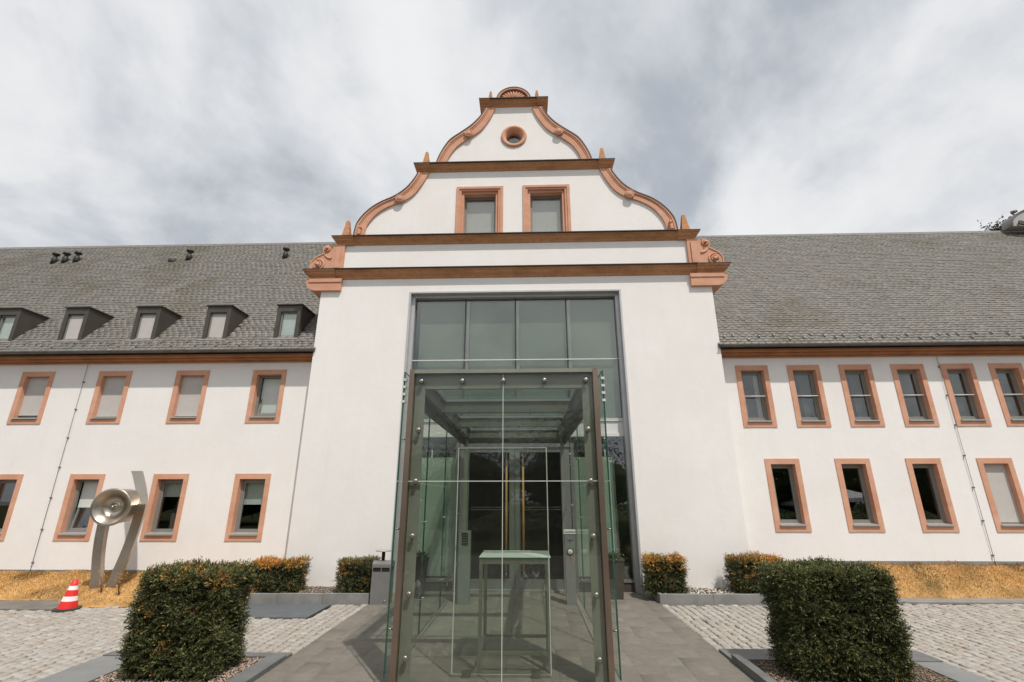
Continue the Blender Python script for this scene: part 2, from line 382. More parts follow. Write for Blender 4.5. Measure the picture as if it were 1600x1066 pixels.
TY = 10.936                       # front plane of the gabled block
WY = TY + 0.33                    # front plane of the wings
KW = WY / 11.336                  # wing measurements were taken on 11.336
def wx(x): return x*KW
def wz(z): return CAM_H + (z-CAM_H)*KW
XC = -0.29                        # axis of the gable

# ------------------------------------------------------------------ setting: ground, path, paving, beds, grass
def sheet(name, x0, x1, y0, y1, z, mat, t=0.03, kind='structure', parent=None):
    o = MB().box(x0, x1, y0, y1, z-t, z).build(name, mat, parent)
    if kind: o['kind'] = kind
    return o
PX0, PX1 = -2.985, 2.435          # path edges
g = MB(); g.poly([(-220,-220,-0.09),(220,-220,-0.09),(220,260,-0.09),(-220,260,-0.09)]); tag(g.build('ground', 'ground_grey'), kind='structure')

sheet('reflection_darkener', -120, 120, -120, -7.0, -0.055, 'reflection_darkener')  # unseen dark ground added behind the camera so glass reflections stay dark
def piece_meshes(name, w, d, h, bev, cols, mat, n, jit, cv_=.13):
    out = []
    for i in range(n):
        a, b = w/2*(1+random.uniform(-jit, jit)), d/2*(1+random.uniform(-jit, jit)); bv = bev
        def jt(): return random.uniform(-jit, jit)*0.12*w
        top = [(sx*(a-bv)+jt(), sy*(b-bv)+jt(), 0.0+random.uniform(-1, 1)*0.002) for sx, sy in ((-1,-1),(1,-1),(1,1),(-1,1))]
        mid = [(sx*a+jt()*.5, sy*b+jt()*.5, -bv*0.8) for sx, sy in ((-1,-1),(1,-1),(1,1),(-1,1))]
        low = [(x, y, -h) for x, y, _ in mid]
        V = np.array(top+mid+low); F = [(0,1,2,3)]
        for k in range(4):
            j = (k+1) % 4; F += [(4+k,4+j,j,k), (8+k,8+j,4+j,4+k)]
        F = np.array(F); c = np.array(random.choice(cols))*random.uniform(1-cv_, 1+cv_)
        me = np_mesh(name, V, F, mat, np.tile(c, (len(F), 1))); out.append((me, V, F, c))
    return out
def project(p):
    v = co_inv @ Vector(p)
    if v.z >= -0.1: return None
    return (800 + 749*v.x/-v.z, 533 - 749*v.y/-v.z, -v.z)
co_inv = (Matrix.Translation(co.location) @ co.rotation_quaternion.to_matrix().to_4x4()).inverted()

def lay(parent, name, many, spots, variants, limit=300, tip=.008):
    """spots: (x, y, z, rot); the largest in view become objects of their own, the rest one mesh"""
    sc = []
    for i, (x, y, z, r) in enumerate(spots):
        q = project((x, y, z)); vis = q and -10 < q[0] < 1610 and q[1] < 1075
        if vis:   # skip what the big hedges and the porch's own shapes hide
            if 190 < q[0] < 380 and q[1] > 890 or 1200 < q[0] < 1400 and q[1] > 890: vis = False
        sc.append((0 if not vis else 1/q[2]**3, i))
    sc.sort(reverse=True); pick = {i for s_, i in sc[:limit] if s_ > 0}
    VV, FF, CC, base = [], [], [], 0
    for i, (x, y, z, r) in enumerate(spots):
        me, V, F, c = random.choice(variants)
        if i in pick:
            o = bpy.data.objects.new(name, me); o.location = (x, y, z); o.rotation_euler = (random.gauss(0, tip), random.gauss(0, tip), r); link(o, parent)
        else:
            ca, sa = math.cos(r), math.sin(r)
            W_ = np.column_stack((V[:,0]*ca-V[:,1]*sa+x, V[:,0]*sa+V[:,1]*ca+y, V[:,2]+z))
            VV.append(W_); FF.append(F+base); CC.append(np.tile(c*random.uniform(.92, 1.08), (len(F), 1))); base += len(V)
    if VV:
        me = np_mesh(many, np.vstack(VV), np.vstack(FF), variants[0][0].materials[0].name, np.vstack(CC))
        tag(link(bpy.data.objects.new(many, me), parent), kind='stuff')

# path of grey slabs up to the door
path = sheet('path', PX0, PX1, -6, TY+0.95, -0.012, 'asphalt_grey')
pv = piece_meshes('path_slab', 0.2995, 0.5985, 0.03, 0.0012, [(0.182,0.164,0.142),(0.185,0.166,0.144),(0.179,0.161,0.139)], 'path_slab', 12, 0.0, .012)
spots = []; nx = 18; w = (PX1-PX0)/nx
for i in range(nx):
    y = -3.0 + (0.3 if i % 2 else 0.0)
    while y < TY+0.55:
        spots.append((PX0+w*(i+.5), y, random.gauss(0, 0.0005), 0)); y += 0.6
lay(path, 'slab', 'distant_slabs', spots, pv, tip=.0012)

# granite setts either side
cv = piece_meshes('sett', 0.110, 0.117, 0.06, 0.011, [(0.355,0.328,0.29),(0.365,0.34,0.305),(0.335,0.306,0.268),(0.345,0.308,0.27),(0.375,0.352,0.322)], 'cobble', 26, 0.06, .07)
def setts(x0, x1, y0, y1, holes, step=0.126):
    P = []; j = 0; sg_ = -1 if x1 < 0 else 1; x = x1-step*.48 if x1 < 0 else x0+step*.48
    while x0 < x < x1:
        y = y0 + (step*.5 if j % 2 else 0)+random.uniform(-.02, .02)
        while y < y1:
            if not any(h[0]-.05 < x < h[1]+.05 and h[2]-.05 < y < h[3]+.05 for h in holes):
                P.append((x+random.gauss(0, .005), y+random.gauss(0, .005), random.gauss(0, .0045) + 0.012*math.sin(x*1.1)*math.sin(y*1.7), random.gauss(0, .03)))
            y += step
        x += step*sg_; j += 1
    return P
LB = (-5.30, PX0, 3.2, 6.86); RB = (PX1, 4.92, 3.2, 7.18)
pl = sheet('cobbled_paving', -26, PX0, -6, 9.90, -0.042, 'joint_sand')
lay(pl, 'sett', 'distant_setts', setts(-13, PX0, 2.5, 9.86, [LB, (-5.25, -3.65, 8.78, 9.80), (-14, -8.45, 9.25, 10)]), cv)
pr = sheet('cobbled_paving', PX1, 26, -6, 10.30, -0.042, 'joint_sand')
lay(pr, 'sett', 'distant_setts', setts(PX1, 13.5, 2.5, 10.24, [RB, (2.3, 4.95, 10.0, 11)]), cv)
sheet('stone_slab', -5.25, -3.66, 8.79, 9.80, 0.006, 'bluestone')
sheet('asphalt_patch', -20, -8.44, 9.26, 10.4, 0.004, 'asphalt_grey')
sheet('concrete_strip', 4.95, 22, 10.26, 10.75, 0.012, 'concrete')

# flat-bordered beds of the two large hedges
def bed(x0, x1, y0, y1, ix0, ix1, iy1, label, h, end_mat):
    e = empty('bed_border', ((x0+x1)/2, y1, 0)); tag(e, label, 'border')
    def part(a, b, c, d, z, mat):
        o = MB().box(a, b, c, d, -0.06, z).build('border_plate', mat, e)
    part(x0, ix0, y0, iy1-.002, h[0], 'zinc_plate' if x0 < -5 else 'steel_edging'); part(ix1, x1, y0, iy1-.002, h[1], 'zinc_plate' if x1 > 3 else 'steel_edging')
    part(x0, x1, iy1, y1, h[2], end_mat)
    s_ = sheet('bed_soil', ix0, ix1, y0, iy1, 0.006, 'soil')
    return ix0, ix1, y0, iy1
bl = bed(*LB[:2], 3.2, 6.86, -4.72, -3.20, 6.70, 'wide flat grey border round the gravel bed of the large orange-tipped hedge', (0.02, 0.05, 0.03), 'steel_edging')
br = bed(PX1, 4.92, 3.2, 7.18, 2.54, 4.56, 6.76, 'dark grey border round the gravel bed of the large green hedge right of the porch', (0.085, 0.02, 0.03), 'steel_edging')
def pebbles(name, x0, x1, y0, y1, z, n, size, cols, label, cat):
    ico = np.array([(0,0,1),(.9,0,.1),(.28,.85,.1),(-.72,.53,.1),(-.72,-.53,.1),(.28,-.85,.1),(0,0,-.6)]); f = np.array([(0,1,2),(0,2,3),(0,3,4),(0,4,5),(0,5,1),(6,2,1),(6,3,2),(6,4,3),(6,5,4),(6,1,5)])
    V = []; F = []; C = []
    for i in range(n):
        r = size*random.uniform(.5, 1.3); a = random.uniform(0, 6.28); s_ = np.array([r, r*random.uniform(.6, 1), r*random.uniform(.4, .7)])
        v = ico*s_; v = np.column_stack((v[:,0]*math.cos(a)-v[:,1]*math.sin(a), v[:,0]*math.sin(a)+v[:,1]*math.cos(a), v[:,2]))
        V.append(v + np.array([random.uniform(x0, x1), random.uniform(y0, y1), z+random.uniform(0, size*.5)])); F.append(f+7*i); C.append(np.tile(np.array(random.choice(cols))*random.uniform(.75, 1.2), (10, 1)))
    o = link(bpy.data.objects.new(name, np_mesh(name, np.vstack(V), np.vstack(F), 'pebble', np.vstack(C)))); tag(o, label, cat, kind='stuff')
PEB = [(0.42,0.33,0.26),(0.36,0.29,0.24),(0.48,0.40,0.34),(0.30,0.24,0.19),(0.45,0.30,0.22)]
pebbles('gravel', -4.70, -3.22, 5.0, 6.68, 0.012, 5200, 0.016, PEB, 'pale pinkish gravel under the large hedge with orange tips', 'gravel')
pebbles('gravel', 2.56, 4.54, 5.0, 6.74, 0.012, 6000, 0.016, [(c[0]*.6, c[1]*.58, c[2]*.55) for c in PEB], 'brownish gravel under the large dark green hedge', 'gravel')

# low concrete planters in front of the gabled block
def planter(x0, x1, y0, side_x, label):
    e = empty('low_planter', ((x0+x1)/2, y0, 0)); tag(e, label, 'planter')
    n = 3
    for i in range(n):
        a = x0+(x1-x0)*i/n; b = x0+(x1-x0)*(i+1)/n
        MB().box(a+.003, b-.003, y0, y0+.09, -.06, .155+.004*i).build('kerb', 'concrete', e)
    sx0, sx1 = (side_x-.08, side_x) if side_x < 0 else (side_x, side_x+.08)
    MB().box(sx0, sx1, y0+.092, TY-.01, -.06, .15).build('kerb', 'concrete', e)
    MB().box(x0+.02, x1-.02, y0+.092, TY+.2, -.06, .115).build('soil_fill', 'soil', e)
planter(-5.6, PX0, 9.90, PX0, 'low grey concrete planter kerb behind the blue-grey slab, left of the porch')
planter(PX1, 5.4, 10.05, PX1, 'low grey concrete planter kerb at the foot of the wall, right of the porch')
pebbles('gravel', PX1+.1, 4.9, 10.16, TY-.02, 0.12, 900, 0.03, [(0.5,0.45,0.40),(0.45,0.36,0.30),(0.6,0.57,0.53)], 'pale stones lying in the planter right of the porch', 'gravel')
pebbles('gravel', -5.4, PX0-.1, 10.02, TY-.02, 0.12, 700, 0.02, [(0.3,0.25,0.20),(0.35,0.30,0.25)], 'small grey stones lying in the planter left of the porch', 'gravel')

# dry grass banks against the wings
def bank(x0, x1, yf, zback, label, nblade, nx=90, ny=10):
    V = []; F = []
    def hgt(x, v): return (zback*(v**0.9) + 0.018*math.sin(x*3.1)*math.sin(v*5+x) + 0.012*math.sin(x*7.7+v*9))*min(1, v*6) + 0.006
    for j in range(ny+1):
        for i in range(nx+1):
            x = x0+(x1-x0)*i/nx; v = j/ny; a = yf(x); V.append((x, a+(WY+.05-a)*v, hgt(x, v)))
    for j in range(ny):
        for i in range(nx): a = j*(nx+1)+i; F.append((a, a+1, a+nx+2, a+nx+1))
    me = np_mesh('grass_bank', np.array(V), np.array(F), 'dry_turf'); me.polygons.foreach_set('use_smooth', [True]*len(F))
    tag(link(bpy.data.objects.new('grass_bank', me)), kind='structure')
    BV = np.zeros((nblade*3, 3)); BC = np.zeros((nblade, 3))
    cols = np.array([(0.72,0.43,0.165),(0.62,0.35,0.125),(0.80,0.52,0.23),(0.48,0.26,0.09),(0.20,0.165,0.055),(0.30,0.20,0.07)]); pr_ = [.28,.24,.2,.15,.06,.07]
    for k in range(nblade):
        x = random.uniform(x0, x1); v = random.random()**0.9; a = yf(x)+random.gauss(0, .03); y = a+(WY-a)*v; z = hgt(x, max(v, 0))
        h = random.uniform(.008, .030)*(2.6 if random.random() < .02 else 1); t = random.uniform(0, 6.28); ln = random.uniform(.2, .9)*h; w_ = random.uniform(.003, .008)
        q = random.uniform(0, 6.28)
        BV[3*k] = (x-math.cos(q)*w_, y-math.sin(q)*w_, z-.005); BV[3*k+1] = (x+math.cos(q)*w_, y+math.sin(q)*w_, z-.005); BV[3*k+2] = (x+math.cos(t)*ln, y+math.sin(t)*ln, z+h)
        patch = math.sin(x*2.3+1)*math.sin(y*5.1+x) + .6*math.sin(x*5.7)
        BC[k] = cols[rng.choice(6, p=pr_)]*random.uniform(.75, 1.15)*(0.45 if patch > .8 else .75 if patch > .4 else 1)
    o = link(bpy.data.objects.new('dry_grass', np_mesh('dry_grass', BV, np.arange(nblade*3).reshape(-1, 3), 'dry_blade', BC))); tag(o, label, 'grass', kind='stuff')
def yf_left(x):
    s_ = 1/(1+math.exp(-(x+8.75)*9)); return 10.02 - 0.58*s_ + 0.03*math.sin(x*4)
bank(-18, -5.25, yf_left, 0.346, 'sun-dried orange grass along the foot of the left wing, round the steel sculpture', 56000)
bank(4.95, 18, lambda x: 10.64+0.03*math.sin(x*3), 0.574, 'sun-dried orange grass bank along the foot of the right wing', 50000)

# ------------------------------------------------------------------ buildings
def window(parent, x0, x1, z0, z1, Y, style, ox=0.0, oy=0.0):
    """stone surround (the part) with casement, pane, blind, sill as its pieces; coordinates are world"""
    f = 0.118; ix0, ix1, iz0, iz1 = x0+f, x1-f*.92, z0+f*.95, z1-f
    a = Y-.018; b = Y+.17
    m = MB()
    m.box(x0, ix0, a, b, z0, z1); m.box(ix1, x1, a, b, z0, z1)                 # jambs
    m.box(ix0, ix1, a+.0015, b, iz1, z1); m.box(ix0, ix1, a+.0015, b, z0, iz0)  # lintel and stone sill
    w = m.build('window', 'sandstone', parent)
    if 'grille' in style:
        MB().tube([(ix0, Y+.04, (iz0+iz1)/2), (ix1, Y+.04, (iz0+iz1)/2)], .013, 8).build('guard_bar', 'white_steel', w)
    # metal sill
    s_ = MB(); s_.prism([(ix0-.012, Y-.055, iz0+.004), (ix0-.012, Y-.055, iz0+.034), (ix0-.012, Y+.128, iz0+.062), (ix0-.012, Y+.128, iz0+.03)], (ix1-ix0+.024, 0, 0)); s_.build('sill', 'sill_metal', w)
    c = .05; y0, y1 = Y+.115, Y+.175
    fr = MB(); fr.box(ix0, ix0+c, y0, y1, iz0+.03, iz1); fr.box(ix1-c, ix1, y0, y1, iz0+.03, iz1); fr.box(ix0+c, ix1-c, y0+.001, y1, iz1-c, iz1); fr.box(ix0+c, ix1-c, y0+.001, y1, iz0+.03, iz0+.03+c*1.3)
    fr.build('casement_frame', 'window_frame_grey', w)
    gx0, gx1, gz0, gz1 = ix0+c, ix1-c, iz0+.03+c*1.3, iz1-c
    if 'tilt' in style:                                  # sash tilted inwards at its top
        sh = MB(); t = .16; yb = y0+.03
        def P(x, z, d=0): k = (z-gz0)/(gz1-gz0); return (x, yb+t*k+d, z)
        for (xa, xb, za, zb) in ((gx0, gx0+.045, gz0, gz1), (gx1-.045, gx1, gz0, gz1), (gx0+.045, gx1-.045, gz0, gz0+.05), (gx0+.045, gx1-.045, gz1-.05, gz1)):
            sh.prism([P(xa, za), P(xb, za), P(xb, zb), P(xa, zb)], (0, .045, 0))
        sh.build('tilted_sash', 'window_frame_grey', w)
        pn = MB(); pn.prism([P(gx0+.045, gz0+.05, .02), P(gx1-.045, gz0+.05, .02), P(gx1-.045, gz1-.05, .02), P(gx0+.045, gz1-.05, .02)], (0, .008, 0)); pn.build('pane', 'window_glass', w)
    else:
        sh = MB(); c2 = .035
        sh.box(gx0, gx0+c2, y0+.012, y1-.012, gz0, gz1); sh.box(gx1-c2, gx1, y0+.012, y1-.012, gz0, gz1); sh.box(gx0+c2, gx1-c2, y0+.013, y1-.012, gz1-c2, gz1); sh.box(gx0+c2, gx1-c2, y0+.013, y1-.012, gz0, gz0+c2)
        sh.build('sash', 'window_frame_grey', w)
        MB().box(gx0+c2, gx1-c2, Y+.145, Y+.153, gz0+c2, gz1-c2).build('pane', 'window_glass', w)
    for st in style:
        if isinstance(st, tuple):
            kind, frac, mat = st
            if kind == 'blind_out':                       # outside screen just behind the stone
                MB().box(ix0+.004, ix1-.004, Y+.085, Y+.091, iz1-(iz1-iz0-.06)*frac, iz1-.002).box(ix0+.004, ix1-.004, Y+.078, Y+.098, iz1-(iz1-iz0-.06)*frac-.022, iz1-(iz1-iz0-.06)*frac-.001).build('outside_blind', mat, w)
            elif kind == 'blind_in':
                MB().box(gx0, gx1, Y+.215, Y+.221, gz1-(gz1-gz0)*frac, gz1).box(gx0, gx1, Y+.208, Y+.228, gz1-(gz1-gz0)*frac-.02, gz1-(gz1-gz0)*frac-.001).build('roller_blind', mat, w)
            elif kind == 'curtain':                      # gathered curtain on one side
                cm = MB(); n = 14; xa, xb = (gx1-(gx1-gx0)*frac, gx1+.06)
                pts = [(xa+(xb-xa)*i/n, Y+.27+(.025 if i % 2 else -.025)) for i in range(n+1)]
                for (p, q) in zip(pts, pts[1:]): cm.box(min(p[0], q[0]), max(p[0], q[0]), min(p[1], q[1]), max(p[1], q[1])+.01, gz0-.05, gz1+.05)
                cm.build('curtain', mat, w)
    return w, (x0+.01, x1-.01, z0+.01, z1-.01)

GUT_Y, GUT_Z, RID_Y, RID_Z = 10.89, 5.272, 15.52, 10.81
SL = (RID_Z-GUT_Z)/(RID_Y-GUT_Y); SLL = math.hypot(RID_Z-GUT_Z, RID_Y-GUT_Y)
def roof_pt(x, s, n=0.0):
    """s metres up the slope from the eave, n metres out of the plane"""
    cy, cz = (RID_Y-GUT_Y)/SLL, (RID_Z-GUT_Z)/SLL
    return (x, GUT_Y+cy*s-cz*n, GUT_Z+cz*s+cy*n)
def slates(x0, x1, shift, skip):
    w, ex, ln = 0.165, 0.112, 0.20; V = []; F = []; C = []; b = 0; r = 0; s = 0.0
    while s < SLL-.05:
        x = x0 - w + random.uniform(0, w); l = min(ln, SLL-s)
        while x < x1:
            if x+w > x0+.01 and not skip(x+w/2, s+.06):
                a, c = max(x+.002, x0), min(x+w-.002, x1); d = c-a
                if d > .03:
                    j = random.uniform(-.006, .006); tl = .019+random.uniform(-.003, .006)
                    pts = [(a, s+l, .004), (c, s+l, .004), (c, s+.06+j, tl*.8), (a+d*.80, s+j, tl), (a+d*.16, s+j, tl), (a, s+.035+j, tl*.8)]
                    lo = [(p[0], p[1]+.002, p[2]-.010) for p in pts[2:]]
                    V += [roof_pt(*p) for p in pts+lo]
                    # two top quads and three tail edges
                    F += [(b, b+5, b+2, b+1), (b+5, b+4, b+3, b+2), (b+5, b+9, b+8, b+4), (b+4, b+8, b+7, b+3), (b+3, b+7, b+6, b+2)]
                    k = random.gauss(1, .055); wm = random.uniform(-.010, .010); q = np.array((0.188+wm, 0.177+wm*.4, 0.157-wm*.5))*max(.6, k)
                    C += [q]*2+[q*.8]*3; b += 10
            x += w
        s += ex; r += 1
    return np_mesh('slate_covering', np.array(V), np.array(F), 'slate', np.array(C))

def wing(name, label, X0, X1, wins, shift, skip, sign):
    e = empty(name, ((X0+X1)/2, WY, 0)); tag(e, label, 'building'); inv = Matrix.Translation(-e.location)
    def fin(o):
        return o
    made = []
    holes = []
    for (x0, x1, z0, z1, style) in wins:
        o, h = window(e, x0, x1, z0, z1, WY, style); holes.append(h)
    m = MB(); wall_sheet(m, X0, X1, -.1, 5.12, WY, .24, holes)
    m.box(X0, X0+.3, WY+.241, 19.6, -.1, 5.12) if sign < 0 else m.box(X1-.3, X1, WY+.241, 19.6, -.1, 5.12)
    m.box(X0, X1, 19.601, 19.9, -.1, 5.12); m.build('wall', 'plaster', e)
    i = MB(); i.box(X0+.4, X1-.4, WY+3.2, WY+3.3, .0, 5.1); i.box(X0+.4, X1-.4, WY+.26, WY+3.19, 3.02, 3.2); i.box(X0+.4, X1-.4, WY+.26, WY+3.19, .2, .5); i.box(X0+.4, X1-.4, WY+.26, WY+3.19, 4.95, 5.05)
    n = int((X1-X0)/4)
    for k in range(1, n): x = X0+(X1-X0)*k/n; i.box(x-.06, x+.06, WY+.27, WY+3.18, .51, 3.01); i.box(x-.06, x+.06, WY+.27, WY+3.18, 3.21, 4.94)
    i.build('interior_wall', 'interior', e)
    MB().box(X0, X1, WY-.022, WY-.0, .0, .372 if sign < 0 else .60).build('base_strip', 'concrete', e)
    # boxed wooden eave in three steps, gutter
    c = MB()
    for k, (d, za, zb) in enumerate(((.07, 5.06, 5.10), (.16, 5.101, 5.15), (.26, 5.151, 5.215))): c.box(X0, X1, WY-d, WY+.1, za, zb)
    c.build('eave_cornice', 'eave_wood', e)
    gt = MB(); n = 10; prof = [(GUT_Y-.005+.052*math.cos(a), GUT_Z+.012+.058*math.sin(a)) for a in [math.pi+math.pi*k/n for k in range(n+1)]]
    prof2 = [(GUT_Y-.005+.046*math.cos(a), GUT_Z+.012+.051*math.sin(a)) for a in [2*math.pi-math.pi*k/n for k in range(n+1)]]
    gt.prism([(X0, y, z) for y, z in prof+prof2], (X1-X0, 0, 0), sm=False); gt.build('gutter', 'gutter_metal', e)
    # roof: boarding, slates, ridge
    rf = MB(); rf.prism([(X0, GUT_Y, GUT_Z-.01), (X0, RID_Y, RID_Z-.01), (X0, 2*RID_Y-GUT_Y, GUT_Z-.01), (X0, 2*RID_Y-GUT_Y, GUT_Z-.12), (X0, RID_Y, RID_Z-.14), (X0, GUT_Y, GUT_Z-.06)], (X1-X0, 0, 0))
    ro = rf.build('roof', 'slate', e); face_cols(ro.data, (0.07, .066, .06))
    tag(link(bpy.data.objects.new('slate_covering', slates(X0, X1, shift, skip)), ro), kind='stuff')
    x = X0
    while x < X1:
        b_ = min(x+.38, X1)
        MB().prism([(x, RID_Y-.12, RID_Z-.105), (x, RID_Y, RID_Z+.045+.004*random.random()), (x, RID_Y+.12, RID_Z-.105), (x, RID_Y+.1, RID_Z-.13), (x, RID_Y, RID_Z+.0), (x, RID_Y-.1, RID_Z-.13)], (b_-x-.004, 0, 0)).build('ridge_tile', 'ridge_cap', ro)
        x += .38
    return e, ro

B = wx
UL = [(wx(a), wx(a+.837), wz(3.58), wz(4.887)) for a in (-16.62, -14.64, -12.666, -10.685, -8.706, -6.767)]
LL = [(wx(a), wx(a+.837), wz(.957), wz(2.405)) for a in (-14.67, -12.69, -10.712, -8.710, -6.776)]
out = ('blind_out', .97, 'blind_fabric')
wl = []
for k, r in enumerate(UL):
    st = [[out], [out], [('blind_out', .93, 'blind_fabric')], [out], [out], ['tilt', ('blind_in', .97, 'blind_green')]][k]; wl.append((*r, st))  # last window: the pale blind's lower half stands in for mirrored sky
for k, r in enumerate(LL):
    st = [[], [], ['tilt', ('blind_in', .52, 'blind_green')], [('blind_in', .30, 'blind_green')], [('blind_in', .46, 'blind_green')]][k]; wl.append((*r, st))
UR = [(wx(a), wx(a+.764), wz(3.415), wz(4.888)) for a in (5.01, 6.23, 7.443, 8.660, 9.815, 10.925, 12.1, 13.3)]
LR = [(wx(a), wx(a+.765), wz(1.163), wz(2.705)) for a in (5.36, 6.916, 8.470, 10.02, 11.57, 13.1)]
wr = []
for k, r in enumerate(UR):
    st = [['grille', ('curtain', .22, 'blind_fabric')], ['grille', ('curtain', .55, 'curtain')], ['grille', ('curtain', .55, 'curtain')], ['grille'], ['grille', ('curtain', .85, 'curtain')], ['grille', ('curtain', .85, 'curtain')], ['grille'], ['grille']][k]; wr.append((*r, st))
for k, r in enumerate(LR):
    st = [[], [], [], [('blind_out', .97, 'blind_fabric')], [], []][k]; wr.append((*r, st))

DX = [-13.12, -11.30, -9.40, -7.55, -5.72]; DW = .625; DZ0, DZ1, DYF = 5.655, 6.56, 11.21
def skip_left(x, s):
    p = roof_pt(x, s)
    return any(d-DW < x < d and p[2] > DZ0+.02 and p[2] < DZ1-.05 for d in DX)
left, lroof = wing('wing_building', 'long white two-storey wing with a row of dormers in its slate roof', -24, -5.10, wl, .62, skip_left, -1)
right, rroof = wing('wing_building', 'long white two-storey wing with a plain slate roof without dormers', 4.52, 24, wr, .38, lambda x, s: False, 1)

# dormers
for k, d in enumerate(DX):
    x0, x1 = d-DW, d
    yb = DYF+(DZ1-DZ0)/SL+.08; fr = .10
    m = MB()
    m.box(x0, x0+fr, DYF, DYF+.12, DZ0, DZ1); m.box(x1-fr, x1, DYF, DYF+.12, DZ0, DZ1); m.box(x0+fr, x1-fr, DYF+.001, DYF+.12, DZ1-.17, DZ1)
    dm = m.build('dormer', 'dormer_sheet', left)
    for xs in (x0+.004, x1-.024):
        MB().prism([(xs, DYF+.121, DZ0), (xs, DYF+.121, DZ1), (xs, yb, DZ1)], (.02, 0, 0)).build('cheek', 'dormer_sheet', dm)
    MB().box(x0-.03, x1+.03, DYF-.04, yb+.03, DZ1+.001, DZ1+.025).build('dormer_roof', 'dormer_sheet', dm)
    MB().box(x0-.05, x1+.02, DYF-.06, DYF+.05, DZ0-.03, DZ0-.001).build('sill', 'sill_metal', dm)
    a, b, c, e_ = x0+fr, x1-fr, DZ0+.0, DZ1-.17
    f = MB(); w_ = .035
    for bx in ((a, a+w_, c, e_), (b-w_, b, c, e_), (a+w_, b-w_, c, c+w_), (a+w_, b-w_, e_-w_, e_)): f.box(bx[0], bx[1], DYF+.05, DYF+.10, bx[2], bx[3])
    f.build('casement_frame', 'window_frame_grey', dm)
    MB().box(a+w_, b-w_, DYF+.075, DYF+.082, c+w_, e_-w_).build('pane', 'window_glass', dm)
    if k in (1, 2, 3): MB().box(a+.01, b-.01, DYF+.06, DYF+.066, c+.015, e_-.005).build('outside_blind', 'blind_fabric', dm)
    else: MB().box(a+.01, b-.01, DYF+.10, DYF+.106, c+.01, e_-.005).build('roller_blind', 'blind_green', dm)
    MB().box(x0+.03, x1-.03, DYF+.45, DYF+.46, DZ0-.2, DZ1-.01).build('interior_wall', 'interior', dm)
# vents, snow guards, conductors
def vent(x, s, tall):
    p = Vector(roof_pt(x, s, -.02)); m = MB(); m.lathe([(.0, 0), (.085, 0), (.085, tall*.55), (.055, tall*.62), (.055, tall*.8)], p, n=14)
    v = m.build('roof_vent', 'dark_vent', lroof)
    MB().lathe([(.0, tall*.98), (.11, tall*.98), (.11, tall*.84), (.0, tall*.80)], p, n=14).build('cap', 'dark_vent', v)
for x, y in ((-16.433, 14.515), (-16.079, 14.542), (-15.701, 14.569), (-11.692, 14.576), (-8.305, 14.598)): vent(x, (y-GUT_Y)/(RID_Y-GUT_Y)*SLL, .42)
p = Vector(roof_pt(-12.21, (14.553-GUT_Y)/(RID_Y-GUT_Y)*SLL)); MB().lathe([(0, .1), (.10, .1), (.14, .02), (.16, -.1)], p, axis=(0, -.6, .8), n=14).build('roof_vent', 'dark_vent', lroof)
sg = MB(); sg.prism([(-.012, 0, 0), (-.012, .0, .075), (-.012, .035, .085), (-.012, .16, .02), (-.012, .16, 0)], (.024, 0, 0))
sg.box(-.03, .03, -.012, .0, .0, .06); proto = sg.build('snow_guard', 'snow_guard_metal', None)
sgm = proto.data; bpy.data.objects.remove(proto)
ang = math.atan2(RID_Z-GUT_Z, RID_Y-GUT_Y)
for rf_, xa, xb in ((lroof, -15, -5.2), (rroof, 4.75, 14)):
    x = xa
    while x < xb:
        o = bpy.data.objects.new('snow_guard', sgm); o.location = roof_pt(x, random.choice((.16, .22, .30, .34)), .015); o.rotation_euler = (ang, 0, 0); o.scale = (.75, .6, .62); link(o, rf_); x += random.choice((.22, .3, .36))
def conductor(par, x, z0, z1):
    m = MB(); m.tube([(x, WY-.03, z0), (x, WY-.03, z1)], .005, 6); c = m.build('lightning_conductor', 'wire', par)
    z = z0+.2
    while z < z1:
        MB().box(x-.014, x+.014, WY-.045, WY+.005, z, z+.03).build('clip', 'wire', c); z += .68
conductor(left, wx(-11.02), .3, 5.05); conductor(right, wx(9.775), .5, 5.05)
# arched dormer by the ridge at the far right and its flashing
cx, cz, r = 17.95, RID_Z-.04, 1.12
n = 18; pts = [(cx+r*math.cos(math.pi*k/n), RID_Y-.45, cz+r*.62*math.sin(math.pi*k/n)) for k in range(n+1)]
ad = MB().prism(pts, (0, .35, 0)).build('arched_dormer', 'lantern_grey', right)
rim = MB()
for k in range(n):
    a, b = pts[k], pts[k+1]; s1 = 1.025
    q = [(a[0], a[1]-.05, a[2]), (b[0], b[1]-.05, b[2]), (cx+(b[0]-cx)*s1, b[1]-.05, cz+(b[2]-cz)*s1), (cx+(a[0]-cx)*s1, a[1]-.05, cz+(a[2]-cz)*s1)]
    rim.prism(q, (0, .40, 0))
rim.build('arch_rim', 'gutter_metal', ad)
MB().lathe([(0, .09), (.08, .08), (.10, .0), (.08, -.02)], (cx-.72, RID_Y-.3, cz+.62), axis=(-.4, 0, 1), n=12).build('cap', 'gutter_metal', ad)
MB().bar((cx-.95, RID_Y-.52, cz+.10), (cx+.9, RID_Y-.80, cz-.62), .06, .13).build('flashing', 'dormer_sheet', ad)

